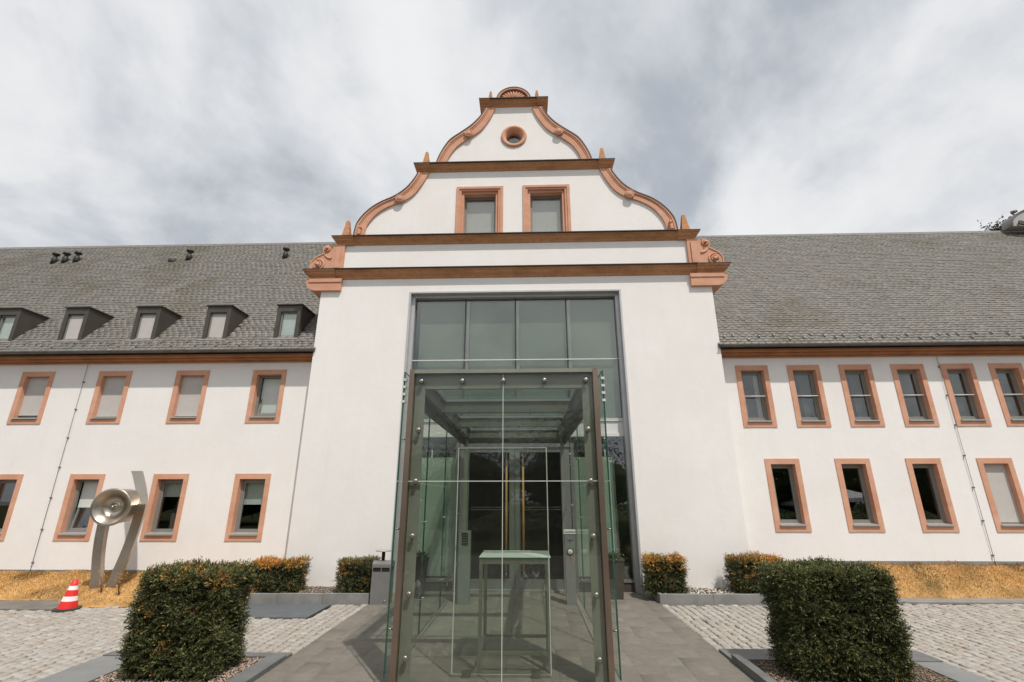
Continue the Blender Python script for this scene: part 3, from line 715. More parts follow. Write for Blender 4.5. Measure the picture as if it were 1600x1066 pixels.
# ------------------------------------------------------------------ gabled entrance block
T = empty('gabled_building', (XC, TY, 0)); tag(T, 'white gabled entrance block with curved orange sandstone gable and tall glass front', 'building')
HW = 4.855
def at(x, z, e): k = (TY-e)/TY; return x*k, CAM_H+(z-CAM_H)*k        # shift a measurement on TY forward by e
OX0, OX1, OZ = -2.885, 2.322, 6.745
gw = [(-1.822, -.575, 8.30, 9.80), (-.055, 1.19, 8.30, 9.81)]
m = MB(); wall_sheet(m, XC-HW, XC+HW, -.1, 7.2, TY, .5, [(OX0, OX1, -.2, OZ)])
m.box(XC-HW, XC-HW+.4, TY+.501, 16, -.1, 7.2); m.box(XC+HW-.4, XC+HW, TY+.501, 16, -.1, 7.2)
wall_sheet(m, XC-4.40, XC+4.40, 7.2, 8.2, TY, .5, [])
def crv(P, n=28):
    """Catmull-Rom through points"""
    P = [Vector(p) for p in P]; P = [2*P[0]-P[1]]+P+[2*P[-1]-P[-2]]; out = []; k = len(P)-3
    for i in range(n+1):
        u = i/n*k; j = min(int(u), k-1); t = u-j; a, b, c, d = P[j:j+4]
        out.append(.5*((2*b)+(c-a)*t+(2*a-5*b+4*c-d)*t*t+(3*b-a-3*c+d)*t**3))
    return out
G1o = crv([(4.20,8.295),(4.19,8.45),(4.125,8.793),(3.905,9.123),(3.603,9.375),(3.216,9.570),(2.955,9.767),(2.791,9.970),(2.653,10.204),(2.61,10.31)], 40)
G1i = crv([(3.93,8.295),(3.92,8.42),(3.865,8.701),(3.648,9.034),(3.344,9.255),(2.907,9.445),(2.669,9.643),(2.485,9.932),(2.36,10.19),(2.31,10.31)], 40)
G2o = crv([(2.14,10.485),(2.12,10.61),(2.048,10.856),(1.906,11.162),(1.735,11.409),(1.431,11.654),(1.175,11.872),(.968,12.125),(.841,12.351),(.80,12.455)], 40)
G2i = crv([(1.88,10.485),(1.85,10.60),(1.765,10.849),(1.594,11.124),(1.393,11.306),(1.114,11.518),(.908,11.703),(.703,12.018),(.56,12.33),(.52,12.455)], 40)
wall_sheet(m, XC-2.0, XC+2.0, 8.2, 10.4, TY, .5, [(a+.012, b-.012, c, d-.012) for a, b, c, d in gw])
OCX, OCZ, OCR = -.285, 11.42, .31
wall_sheet(m, XC-.45, XC+.45, 10.4, 10.97, TY, .5, []); wall_sheet(m, XC-.45, XC+.45, 11.87, 12.55, TY, .5, [])
n = 32                                                # square with a round hole
for k in range(n):
    a0, a1 = 2*math.pi*k/n, 2*math.pi*(k+1)/n
    def sq(a):
        c, s_ = math.cos(a), math.sin(a); t = .45/max(abs(c), abs(s_)); return (XC+c*t, 11.42+s_*t)
    p0, p1 = sq(a0), sq(a1); q0, q1 = (OCX+OCR*math.cos(a0), OCZ+OCR*math.sin(a0)), (OCX+OCR*math.cos(a1), OCZ+OCR*math.sin(a1))
    m.poly([(q0[0], TY, q0[1]), (p0[0], TY, p0[1]), (p1[0], TY, p1[1]), (q1[0], TY, q1[1])])
    m.poly([(q0[0], TY, q0[1]), (q1[0], TY, q1[1]), (q1[0], TY+.5, q1[1]), (q0[0], TY+.5, q0[1])])
def mid(o, i, f): return [a*(1-f)+b*f for a, b in zip(o, i)]
for sx in (-1, 1):
    for (O_, I_, t0, z0, z1) in ((G1o, G1i, 2.0, 8.2, 10.31), (G2o, G2i, .45, 10.4, 12.455)):
        c = [p for p in mid(O_, I_, .5)]; strip = []
        for p, q in zip(c, c[1:]):                   # vertical strips under the curve
            za, zb = min(p.y, z1), min(q.y, z1)
            if za >= z1 and zb >= z1: continue
            xa, xb = XC+sx*t0, None
            m.prism([(XC+sx*t0, TY, za), (XC+sx*p.x, TY, za), (XC+sx*q.x, TY, zb), (XC+sx*t0, TY, zb)], (0, .5, 0))
m.build('wall', 'plaster', T)
# cross roof behind the gable
MB().prism([(XC-4.1, TY+.6, 8.2), (XC, TY+.6, 12.0), (XC+4.1, TY+.6, 8.2), (XC+4.1, TY+.6, 7.0), (XC-4.1, TY+.6, 7.0)], (0, 6.5, 0)).build('cross_roof', 'dormer_sheet', T)

# curved gable bands with rim, coping, and carved bosses
for sx in (-1, 1):
    for (O_, I_, boss, pad) in ((G1o, G1i, .56, .16), (G2o, G2i, .54, None)):
        band = MB(); rim = MB(); cop = MB(); rim2 = MB()
        def X(p, e): x, z = at(XC+sx*p.x, p.y, e); return x, z
        N_ = len(O_)
        for i in range(N_-1):
            def quad(mb, fa, fb, e, back):
                pts = []
                for idx, f in ((i, fa), (i+1, fa), (i+1, fb), (i, fb)):
                    p = O_[idx]*(1-f)+I_[idx]*f; x, z = X(p, e); pts.append((x, TY-e, z))
                mb.prism(pts, (0, back, 0))
            quad(band, 0, 1, .055, .6); quad(rim, .0, .22, .085, .3); quad(rim2, .30, .38, .07, .1); quad(cop, -.09, .0, .10, .7)
        b = band.build('curved_gable_band', 'sandstone', T); rim.build('rim', 'sandstone', b); rim2.build('fillet', 'sandstone', b); cop.build('coping', 'dormer_sheet', b)
        i = int(boss*N_); p = O_[i]*.42+I_[i]*.58; x, z = X(p, .08)
        MB().lathe([(0, .055), (.06, .055), (.075, .045), (.085, .02), (.10, .045), (.115, .045), (.125, .0)], (x, TY-.08, z), axis=(0, -1, 0), n=20).build('boss', 'sandstone', b)
        for pd in ([.14] if pad else []):
            i = int(pd*N_); p = O_[i]*.45+I_[i]*.55; q = O_[i+1]*.45+I_[i+1]*.55; x, z = X(p, .08); x2, z2 = X(q, .08)
            d = Vector((x2-x, 0, z2-z)).normalized()
            MB().bar(Vector((x, TY-.10, z))-d*.07, Vector((x, TY-.10, z))+d*.07, .07, .13, up=(0, -1, 0)).bar(Vector((x, TY-.095, z))+d*.12, Vector((x, TY-.095, z))+d*.17, .06, .15, up=(0, -1, 0)).build('carved_pad', 'sandstone', b)

# moulded cornices
def loft(mb, rings):
    """rings: (x0,x1,yfront,z) from bottom to top"""
    yb = TY+.45
    for (a, b) in zip(rings, rings[1:]):
        A = [(a[0], a[2], a[3]), (a[1], a[2], a[3]), (a[1], yb, a[3]), (a[0], yb, a[3])]; B_ = [(b[0], b[2], b[3]), (b[1], b[2], b[3]), (b[1], yb, b[3]), (b[0], yb, b[3])]
        mb.faces(A+B_, [(0, 1, 5, 4), (1, 2, 6, 5), (3, 0, 4, 7), (2, 3, 7, 6)])
    a = rings[0]; mb.poly([(a[0], yb, a[3]), (a[1], yb, a[3]), (a[1], a[2], a[3]), (a[0], a[2], a[3])])
    a = rings[-1]; mb.poly([(a[0], a[2], a[3]), (a[1], a[2], a[3]), (a[1], yb, a[3]), (a[0], yb, a[3])])
PROF = [(.10, 0), (.22, .10), (.24, .22), (.40, .34), (.62, .48), (.74, .62), (.76, .74), (.96, .82), (1.0, .86), (1.0, 1.0)]
def cornice(hx, hb, zb, zt, e, end):
    m = MB(); loft(m, [(XC-(hx-end)-.0, XC+(hx-end)+.0, TY-e*p, zb+(zt-zb)*h) for p, h in PROF])
    c = m.build('cornice', 'dark_sandstone', T)
    for sx in (-1, 1):                                  # blocks breaking forward at the ends
        k = MB(); rings = []
        for p, h in PROF:
            xa = XC+sx*(hx-end); xb = XC+sx*(hb+(hx-hb)*p); rings.append((min(xa, xb), max(xa, xb), TY-e*p-.035, zb+(zt-zb)*h))
        loft(k, rings); k.build('end_block', 'dark_sandstone', c)
    MB().box(XC-hx-.012, XC+hx+.012, TY-e-.05, TY+.46, zt+.001, zt+.016).build('lead_cover', 'dormer_sheet', c)
    return c
cornice(5.31, 5.14, 7.12, 7.335, .165, .80)
cornice(4.685, 4.52, 8.085, 8.275, .15, .55)
cornice(2.695, 2.55, 10.285, 10.465, .15, .42)
cornice(.965, .82, 12.44, 12.60, .15, .30)
# kneelers under the main cornice, volutes and pilasters over it, obelisks
for sx in (-1, 1):
    k = MB(); pts = [(4.34, 7.118), (4.34, 6.80)] + [(4.98+.26*math.sin(a), 6.80+.26*(1-math.cos(a))) for a in [R(d) for d in range(0, 91, 10)]] + [(5.24, 7.118)]
    k.prism([(XC+sx*t, TY-.085, z) for t, z in pts], (0, 1.1, 0)); kk = k.build('kneeler', 'sandstone', T)
    MB().box(*sorted((XC+sx*4.33, XC+sx*5.16)), TY-.105, TY-.086, 7.02, 7.117).build('fillet', 'sandstone', kk)
    # pilaster strip
    a, b = sorted((XC+sx*4.36, XC+sx*4.66)); pm = MB().box(a, b, TY-.07, TY+.4, 7.352, 8.084)
    pm.build('pilaster', 'sandstone', T)
    a, b = sorted((XC+sx*4.44, XC+sx*4.58)); MB().box(a, b, TY-.10, TY-.071, 7.42, 8.0).build('pilaster_panel', 'sandstone', T)
    # scroll plate
    o = crv([(4.66, 8.05), (4.80, 8.07), (4.915, 7.99), (4.89, 7.86), (4.96, 7.80), (5.10, 7.72), (5.20, 7.58), (5.20, 7.42), (5.17, 7.35)], 30)
    v = MB().prism([(XC+sx*4.66, TY-.05, 7.351)]+[(XC+sx*p.x, TY-.05, p.y) for p in reversed(o)], (0, .4, 0)).build('volute', 'sandstone', T)
    ed = MB(); ed.tube([(XC+sx*p.x, TY-.05, p.y) for p in o[2:-1]], .022, 8); ed.build('scroll_edge', 'sandstone', v)
    for (cx_, cz_, r_, turns) in ((5.00, 7.52, .155, 1.6), (4.815, 7.98, .085, 1.4)):
        sp = [(XC+sx*(cx_+r_*(1-.62*t)*math.cos(1.2+turns*6.283*t)), TY-.055-.03*t, cz_+r_*(1-.62*t)*math.sin(1.2+turns*6.283*t)) for t in [q/40 for q in range(41)]]
        MB().tube(sp, [.026*(1-.3*q/40) for q in range(41)], 8).build('spiral', 'sandstone', v)
        MB().lathe([(0, .09), (r_*.30, .085), (r_*.36, .06), (r_*.36, 0)], (XC+sx*cx_, TY-.05, cz_), axis=(0, -1, 0), n=16).build('scroll_eye', 'sandstone', v)
    br_ = crv([(4.68, 7.70), (4.78, 7.73), (4.86, 7.80), (4.91, 7.90)], 12); MB().tube([(XC+sx*p.x, TY-.055, p.y) for p in br_], [.03-.0015*q for q in range(13)], 8).build('scroll_leaf', 'sandstone', v)
    for (t, z0, z1, w_) in ((4.395, 8.292, 8.895, .118), (2.41, 10.482, 11.04, .112), (.665, 12.617, 13.11, .085)):
        x = XC+sx*t; y = TY+.06; ob = MB(); u = w_*.32
        ob.box(x-w_, x+w_, y-w_, y+w_, z0, z0+.03)
        A = [(x-w_*.92, y-w_*.92), (x+w_*.92, y-w_*.92), (x+w_*.92, y+w_*.92), (x-w_*.92, y+w_*.92)]; B_ = [(x-u, y-u), (x+u, y-u), (x+u, y+u), (x-u, y+u)]
        V = [(*p, z0+.031) for p in A]+[(*p, z1-.05) for p in B_]+[(x, y, z1)]
        ob.faces(V, [(0, 1, 5, 4), (1, 2, 6, 5), (2, 3, 7, 6), (3, 0, 4, 7), (4, 5, 8), (5, 6, 8), (6, 7, 8), (7, 4, 8), (3, 2, 1, 0)]); ob.build('obelisk', 'dark_sandstone', T)
# shell crowning the top cornice
sz, sr, sy = 12.617, .475, TY-.02
sh = MB().prism([(XC+sr*math.cos(math.pi*k/24), sy+.05, sz+.44*math.sin(math.pi*k/24)) for k in range(25)], (0, .3, 0)).build('shell_crown', 'sandstone', T)
rimm = MB()
for k in range(24):
    a, b = math.pi*k/24, math.pi*(k+1)/24; P_ = lambda r, a: (XC+r*math.cos(a), sy-.08, sz+r*.93*math.sin(a))
    rimm.prism([P_(sr*.90, a), P_(sr, a), P_(sr, b), P_(sr*.90, b)], (0, .2, 0))
rimm.build('shell_rim', 'sandstone', sh)
cp = MB()
for k in range(24):
    a, b = math.pi*k/24, math.pi*(k+1)/24; P_ = lambda r, a: (XC+r*math.cos(a), sy-.09, sz+r*.93*math.sin(a))
    cp.prism([P_(sr+.001, a), P_(sr+.025, a), P_(sr+.025, b), P_(sr+.001, b)], (0, .42, 0))
cp.build('coping', 'dormer_sheet', sh)
for k in range(13):                                    # flutes fanning out
    a = math.pi*(k+.5)/13; p0 = Vector((XC+.07*math.cos(a), sy-.03, sz+.075*math.sin(a))); p1 = Vector((XC+.40*math.cos(a), sy+.0, sz+.37*math.sin(a)))
    MB().tube([p0, p0.lerp(p1, .5), p0.lerp(p1, .85), p1], [.012, .028, .042, .03], 8).build('flute', 'sandstone', sh)
# gable windows with stepped stone surrounds
for (x0, x1, z0, z1) in gw:
    m = MB(); w0 = .16
    for (f0, f1, ya, yb) in ((0, .075, -.03, .1), (.075, .13, -.005, .16), (.13, .20, .05, .3)):
        m.box(x0+f0, x0+f1, TY+ya, TY+yb, z0, z1-f0*.9); m.box(x1-f1, x1-f0, TY+ya, TY+yb, z0, z1-f0*.9); m.box(x0+f1, x1-f1, TY+ya+.001, TY+yb, z1-f1*.9, z1-f0*.9)
    w_ = m.build('gable_window', 'sandstone', T)
    a, b, c, d = x0+.20, x1-.20, z0, z1-.18; f = MB(); q = .05
    for bx in ((a, a+q, c, d), (b-q, b, c, d), (a+q, b-q, d-q*1.4, d), (a+q, b-q, c, c+q)): f.box(bx[0], bx[1], TY+.22, TY+.28, bx[2], bx[3])
    f.build('casement_frame', 'window_frame_grey', w_)
    MB().box(a+q, b-q, TY+.245, TY+.253, c+q, d-q*1.4).build('pane', 'window_glass', w_)
    MB().box(a+q-.01, b-q+.01, TY+.275, TY+.281, c+q, d-q*1.4).build('roller_blind', 'blind_fabric', w_)
# oculus
oc = MB().lathe([(.355, -.0), (.355, .035), (.33, .05), (.29, .05), (.265, .03), (.23, .0), (.205, -.12), (.205, -.3)], (OCX, TY, OCZ), axis=(0, -1, 0), n=40).build('oculus', 'sandstone', T)
MB().lathe([(.204, .0), (.204, .03), (.175, .03), (.175, .0)], (OCX, TY+.17, OCZ), axis=(0, -1, 0), n=32).build('casement_frame', 'window_frame_grey', oc)
MB().lathe([(0, .0), (.176, .0), (.176, -.006), (0, -.006)], (OCX, TY+.165, OCZ), axis=(0, -1, 0), n=32, sm=False).build('pane', 'window_glass', oc)
MB().lathe([(0, .0), (.202, .0), (.202, -.01), (0, -.01)], (OCX, TY+.21, OCZ), axis=(0, -1, 0), n=32, sm=False).build('dark_backing', 'interior_dark', oc)  # near-black disc put in for the unlit room behind the pane
MB().box(OCX-.6, OCX+.6, TY+.52, TY+.55, OCZ-.6, OCZ+.6).build('interior_wall', 'interior_dark', T)

# ---- tall glazed front
GY = TY+.25                                             # glass plane
GXa, GXb = OX0+.11, OX1-.11
fr = MB()
for (xa, xb, s_) in ((OX0-.012, OX0+.03, 1), (OX1-.03, OX1+.012, -1)): fr.box(xa, xb, TY-.02, GY+.1, -.05, OZ-.031)
fr.box(OX0-.012, OX1+.012, TY-.0215, GY+.1, OZ-.03, OZ+.012)
fo = fr.build('opening_lining', 'lining_steel', T)
f2 = MB(); f2.box(OX0+.031, GXa, TY+.12, GY+.06, -.05, OZ-.1); f2.box(GXb, OX1-.031, TY+.12, GY+.06, -.05, OZ-.1); f2.box(OX0+.031, OX1-.031, TY+.121, GY+.06, OZ-.098, OZ-.031)
f2.build('outer_frame', 'lining_steel', fo)
tr = MB().box(GXa, GXb, GY-.012, GY+.02, 5.035, 5.06).build('transom', 'white_steel', T)
bm = MB(); bm.box(GXa, GXb, GY+.03, GY+.16, 3.56, 3.64); bm.box(GXa, GXb, GY+.06, GY+.13, 3.29, 3.559); bm.box(GXa, GXb, GY+.03, GY+.16, 3.21, 3.289); bm.build('floor_beam', 'white_steel', T)
mull = [-1.515, -.27, .995]
for k, x in enumerate(mull):
    MB().box(x-.012, x+.012, GY-.006, GY+.02, 3.645, 5.034).build('glazing_joint', 'sign_black', T); MB().box(x-.012, x+.012, GY-.006, GY+.02, 5.061, OZ-.1).build('glazing_joint', 'sign_black', T)
    MB().box(x+.03, x+.10, GY+.022, GY+.09, 3.65, 6.6).build('inner_column', 'facade_steel', T)
xs = [GXa]+mull+[GXb]
for a, b in zip(xs, xs[1:]):
    for z0, z1 in ((5.061, OZ-.1), (3.645, 5.034)): MB().box(a+.013, b-.013, GY, GY+.012, z0, z1).build('glass_pane', 'facade_glass', T)
DXa, DXb, DZ = -1.545, .965, 2.965                       # door frame outside
for a, b in ((GXa, DXa-.08), (DXb+.08, GXb)):
    MB().box(a+.003, b-.003, GY, GY+.012, .24, 3.205).build('glass_pane', 'facade_glass', T)
    MB().box(a, b, GY-.03, GY+.08, .18, .235).build('glazing_sill', 'facade_steel', T); MB().box(a, b, GY-.01, GY+.06, -.02, .178).build('plinth_band', 'dormer_sheet', T)
MB().box(DXa-.08, DXb+.08, GY, GY+.012, DZ+.09, 3.205).build('glass_pane', 'facade_glass', T)
for a, b in ((DXa-.08, DXa), (DXb, DXb+.08)): MB().box(a, b, GY-.05, GY+.09, -.02, DZ+.085).build('door_post', 'facade_steel', T)
MB().box(DXa, DXb, GY-.05, GY+.09, DZ, DZ+.085).build('door_head', 'facade_steel', T)
# frosted screens behind the side glazing, upper hall blinds
MB().box(GXa+.02, DXa-.1, GY+.20, GY+.215, .26, 2.76).build('frosted_screen', 'frosted_panel', T); MB().box(DXb+.1, 1.88, GY+.20, GY+.215, .26, 2.76).build('frosted_screen', 'frosted_panel', T)
MB().box(1.90, 2.0, GY+.30, GY+.32, .26, 2.76).build('frosted_screen', 'hall_wall', T)
for a, b in zip(xs, xs[1:]): MB().box(a+.11, b-.02, GY+.095, GY+.103, 3.66, 6.58).build('hall_screen', 'hall_screen', T)
h = MB(); h.box(OX0+.05, OX1-.05, GY+3.4, GY+3.5, 0, 6.9); h.box(OX0+.05, OX1-.05, GY+.17, GY+3.39, 3.22, 3.5); h.box(OX0+.05, OX1-.05, GY+.12, GY+3.39, 6.75, 6.9); h.box(OX0-.08, OX0+.0, GY+.27, GY+3.5, 0, 6.7); h.box(OX1-.0, OX1+.08, GY+.27, GY+3.5, 0, 6.7)
h.build('hall_wall', 'hall_wall', T); MB().box(OX0+.1, OX1-.1, GY+.09, GY+3.3, -.02, .03).build('hall_floor', 'interior_dark', T)
MB().box(DXa-.1, DXb+.1, GY+2.0, GY+2.05, .04, 3.1).build('hall_partition', 'interior_dark', T)
# two door leaves with long wooden handles
mid_x = (DXa+DXb)/2
for sx, (a, b) in ((-1, (DXa+.004, mid_x-.006)), (1, (mid_x+.006, DXb-.004))):
    s_ = .22; st_in = .115
    la, lb = (a+s_, b-st_in) if sx < 0 else (a+st_in, b-s_)
    d = MB(); d.box(a, la, GY-.02, GY+.05, .05, DZ-.004); d.box(lb, b, GY-.02, GY+.05, .05, DZ-.004); d.box(la, lb, GY-.019, GY+.05, DZ-.11, DZ-.004); d.box(la, lb, GY-.019, GY+.05, .05, .235)
    dd = d.build('door', 'facade_steel', T)
    MB().box(la, lb, GY+.008, GY+.02, .236, DZ-.111).build('pane', 'door_glass', dd)
    hx_ = mid_x + sx*.185; hd = MB(); hd.tube([(hx_, GY-.12, .40), (hx_, GY-.12, 2.70)], .024, 14); ho = hd.build('handle', 'handle_wood', dd)
    hs = MB(); hs.tube([(hx_, GY-.12, .22), (hx_, GY-.12, .399)], .008, 8); hs.tube([(hx_, GY-.12, 2.701), (hx_, GY-.12, 2.84)], .008, 8)
    for z in (.25, 2.80): hs.tube([(hx_, GY-.12, z), (hx_, GY-.02, z)], .008, 8)
    hs.build('handle_bracket', 'bolt_steel', dd)
    dots = MB(); x = la+.06
    while x < lb-.03:
        for z in (1.615, 1.665): dots.box(x, x+.022, GY+.005, GY+.0075, z, z+.012)
        x += .034
    dots.build('safety_marking', 'post_grey', dd)
    for z in (.45, 1.6, 2.7): MB().tube([((a if sx < 0 else b), GY-.035, z), ((a if sx < 0 else b), GY-.035, z+.14)], .016, 10).build('hinge', 'bolt_steel', dd)
MB().box(DXa, DXb, GY-.12, GY+.09, -.02, .045).build('threshold', 'concrete', T)

# ------------------------------------------------------------------ glass porch in front of the door
PF, PH = 5.75, 3.385
P = empty('glass_porch', (XC, PF, 0)); tag(P, 'steel framed porch of point-fixed green glass in front of the door', 'porch')
for sx in (-1, 1):
    def bx(a, b): return sorted((XC+sx*a, XC+sx*b))
    MB().box(*bx(1.095, 1.155), PF-.035, PF+.10, -.02, PH+.012).build('front_bar', 'bronze_bar', P)
    MB().box(*bx(.965, 1.09), PF+.045, PF+.062, -.02, PH-.22).box(*bx(1.055, 1.09), PF+.063, PF+.20, -.02, PH-.05).build('front_post', 'porch_steel', P)
    MB().box(*bx(.99, 1.10), PF+.205, TY-.08, 3.12, 3.32).box(*bx(1.101, 1.116), PF+.205, TY-.08, 2.98, 3.32).build('side_beam', 'beam_steel', P)
    MB().box(*bx(1.085, 1.104), PF+.21, PF+.44, -.02, 3.10).build('corner_plate', 'porch_steel', P)
    for y in (7.38, 9.02, TY-.17): MB().box(*bx(1.01, 1.09), y-.045, y+.045, -.02, 3.119).build('post', 'porch_steel', P) if y > 10 else None
    xa, xb = bx(1.203, 1.222)
    for k, (ya, yb) in enumerate(((PF-.03, 7.36), (7.372, 9.0), (9.012, TY-.1))):
        for (za, zb) in ((.12, 2.062), (2.074, PH-.02)):
            MB().box(xa, xb, ya, yb, za, zb, 0, side=1).build('side_pane', ['porch_side_glass', 'glass_edge'], P)
        for z in (.55, 1.55, 2.55):
            f = MB()
            for y in (ya+.06, yb-.06): f.tube([(XC+sx*1.17, y, z), (XC+sx*1.232, y, z)], .009, 8)
            f.build('glass_fixing', 'bolt_steel', P)
    for k in range(4): MB().box(*bx(1.19, 1.232), PF-.05, PF+.03, 2.98+.09*k, 3.01+.09*k).build('edge_clamp', 'glass_edge_pale', P)
MB().box(XC-1.105, XC+1.105, PF-.03, PF+.09, PH-.038, PH+.01).build('top_bar', 'porch_steel', P)
MB().box(XC-1.105, XC+1.105, PF+.046, PF+.062, PH-.22, PH-.04).box(XC-1.068, XC+1.068, PF+.063, PF+.20, PH-.20, PH-.15).build('header_plate', 'porch_steel', P)
for (xa, xb) in ((XC-1.103, XC-.005), (XC+.005, XC+1.103)):
    for (za, zb) in ((.03, 2.062), (2.072, PH-.042)): MB().box(xa, xb, PF, PF+.02, za, zb, 0, side=1).build('front_pane', ['porch_glass', 'glass_edge_pale'], P)
MB().box(XC-.0035, XC+.0035, PF-.003, PF-.0005, .03, PH-.042).build('joint_seal', 'glass_edge_pale', P)
MB().box(XC-1.103, XC-.0065, PF-.003, PF-.0005, 2.063, 2.071).box(XC+.0065, XC+1.103, PF-.003, PF-.0005, 2.063, 2.071).build('joint_seal', 'glass_edge_pale', P)
bolts = [(XC+d*.505, 3.25) for d in (-2, -1, 0, 1, 2)]+[(XC+sx*1.01, z) for sx in (-1, 1) for z in (2.655, 2.067, 1.478, .893, .292)]
for x, z in bolts: MB().lathe([(0, .034), (.02, .034), (.028, .028), (.030, .001)], (x, PF, z), axis=(0, -1, 0), n=18).lathe([(.016, -.021), (.016, -.046)], (x, PF, z), axis=(0, -1, 0), n=12).build('bolt', 'bolt_steel', P)
ys = [PF+.21, 7.38, 9.02, TY-.15]
for y in ys[1:]: MB().box(XC-.989, XC+.989, y-.06, y+.06, 3.13, 3.32).build('cross_beam', 'beam_steel', P)
for a, b in zip(ys, ys[1:]):
    f = MB(); w_ = .03; ya, yb = a+.061, b-.061; xa, xb = XC-.988, XC+.988
    f.box(xa, xa+w_, ya, yb, 3.29, 3.325); f.box(xb-w_, xb, ya, yb, 3.29, 3.325); f.box(xa+w_, xb-w_, ya, ya+w_, 3.29, 3.325); f.box(xa+w_, xb-w_, yb-w_, yb, 3.29, 3.325)
    f.build('glazing_bar', 'facade_steel', P)
    MB().box(XC-1.165, XC+1.165, a-.03 if a < 6 else a+.006, b-.006, 3.327, 3.347, 0, side=1).build('roof_pane', ['roof_glass', 'glass_edge'], P)
# glass screen and high table inside
gs = empty('glass_screen', (-.32, 6.16, 0)); tag(gs, 'frameless clear glass screen with bright edges standing inside the porch before the high table', 'screen')
MB().box(-.86, .23, 6.155, 6.167, .03, 2.475, 0, side=1).build('pane', ['porch_glass', 'glass_edge_pale'], gs)
MB().box(-.872, -.8605, 6.154, 6.168, .03, 2.487).box(.2305, .242, 6.154, 6.168, .03, 2.487).box(-.86, .23, 6.154, 6.168, 2.4755, 2.487).build('polished_edge', 'glass_edge_pale', gs)
for x in (-.7, .07): MB().box(x-.05, x+.05, 6.13, 6.19, -.01, .06).build('floor_clamp', 'bolt_steel', gs)
tb = empty('high_table', (-.17, 6.68, 0)); tag(tb, 'high steel table with pale glass top inside the glass porch', 'table')
tx0, tx1, ty0, ty1, tz = -.595, .255, 6.31, 7.07, 1.18
MB().box(tx0-.01, tx1+.01, ty0-.01, ty1+.01, tz, tz+.018, 0, side=1).build('table_top', ['frosted_panel', 'glass_edge'], tb)
fr = MB()
for (a, b, c, d) in ((tx0, tx1, ty0, ty0+.04), (tx0, tx1, ty1-.04, ty1), (tx0, tx0+.04, ty0+.041, ty1-.041), (tx1-.04, tx1, ty0+.041, ty1-.041)): fr.box(a, b, c, d, tz-.055, tz-.001)
fr.build('apron', 'porch_steel', tb)
for x in (tx0, tx1-.04):
    for y in (ty0, ty1-.04): MB().box(x, x+.04, y, y+.04, 0, tz-.056).build('leg', 'porch_steel', tb)
for y in (ty0+.005, ty1-.035): MB().box(tx0+.041, tx1-.041, y, y+.03, .17, .205).build('stretcher', 'porch_steel', tb)
for x in (tx0+.005, tx1-.035): MB().box(x, x+.03, ty0+.041, ty1-.041, .17, .205).build('stretcher', 'porch_steel', tb)

# ------------------------------------------------------------------ door-opener posts
for (xa, xb, sgn, lab) in ((.695, .875, 1, 'grey door-opener post with white nameplate, round button and red sign, right of the door'), (-1.325, -1.11, 0, 'grey post with a dark intercom panel, left of the door')):
    o = empty('door_opener_post', ((xa+xb)/2, 9.95, 0)); tag(o, lab, 'post')
    MB().box(xa, xb, 9.88, 10.02, -.01, 1.215 if sgn else 1.27).build('column', 'post_grey', o)
    cx_ = (xa+xb)/2
    if sgn:
        MB().box(xa-.025, xb+.025, 9.87, 10.03, 1.216, 1.285).build('nameplate', 'sign_white', o)
        tx = MB(); random.seed(3); x = xa-.005
        while x < xb: w_ = random.choice((.008, .012, .016)); tx.box(x, x+w_, 9.8675, 9.87, 1.24, 1.24+random.choice((.015, .022))); x += w_+.006
        tx.build('lettering', 'sign_black', o)
        t2 = MB(); x = cx_-.05
        while x < cx_+.05: w_ = random.choice((.008, .012)); t2.box(x, x+w_, 9.8775, 9.8799, 1.095, 1.112); x += w_+.005
        t2.box(cx_-.006, cx_+.006, 9.8775, 9.8799, 1.05, 1.085); t2.build('lettering', 'sign_black', o)
        MB().lathe([(0, .022), (.036, .022), (.045, .012), (.048, 0)], (cx_, 9.88, .90), axis=(0, -1, 0), n=20).build('push_button', 'sign_white', o)
        MB().lathe([(.049, .0), (.05, .012), (.062, .012), (.062, 0)], (cx_, 9.88, .90), axis=(0, -1, 0), n=20).build('button_ring', 'dark_vent', o)
        MB().box(cx_-.006, cx_+.006, 9.855, 9.858, .905, .925).box(cx_-.012, cx_+.012, 9.855, 9.858, .885, .897).build('symbol', 'post_grey', o)
        rs = MB(); rs.lathe([(0, .003), (.016, .003), (.016, 0)], (cx_+.005, 9.88, .80), axis=(0, -1, 0), n=14); rs.box(cx_-.004, cx_+.012, 9.877, 9.8799, .755, .785); rs.box(cx_-.018, cx_+.022, 9.877, 9.8799, .735, .748); rs.build('red_symbol', 'sign_red', o)
    else:
        MB().box(xa+.05, xb-.05, 9.868, 9.8799, 1.02, 1.235).build('intercom_panel', 'dark_vent', o)
        for k in range(4): MB().box(xa+.065, xb-.065, 9.865, 9.8679, 1.05+.045*k, 1.07+.045*k).build('call_button', 'bolt_steel', o)

# ------------------------------------------------------------------ litter bin, pots, cone
b_ = empty('litter_bin', (-2.77, 9.96, 0)); tag(b_, 'grey metal litter bin with lid openings and ashtray on top, left of the porch', 'bin')
x0, x1, y0, y1 = -2.945, -2.60, 9.82, 10.10
MB().box(x0, x1, y0, y1, 0, .55).build('body', 'bin_grey', b_)
MB().box(x0+.012, x1-.012, y0+.012, y1-.012, .551, .622).build('dark_opening_fill', 'bin_black', b_)  # near-black block standing in for the shade inside the openings
d = MB()
for x in (x0, (x0+x1)/2-.008, x1-.014):
    d.box(x, x+.014, y0, y0+.011, .551, .622); d.box(x, x+.014, y1-.011, y1, .551, .622)
d.build('divider', 'bin_grey', b_)
pts = [(y0, .623), (y0, .675)]+[((y0+y1)/2-(y1-y0)/2*math.cos(a), .675+.06*math.sin(a)) for a in [math.pi*k/10 for k in range(1, 10)]]+[(y1, .675), (y1, .623)]
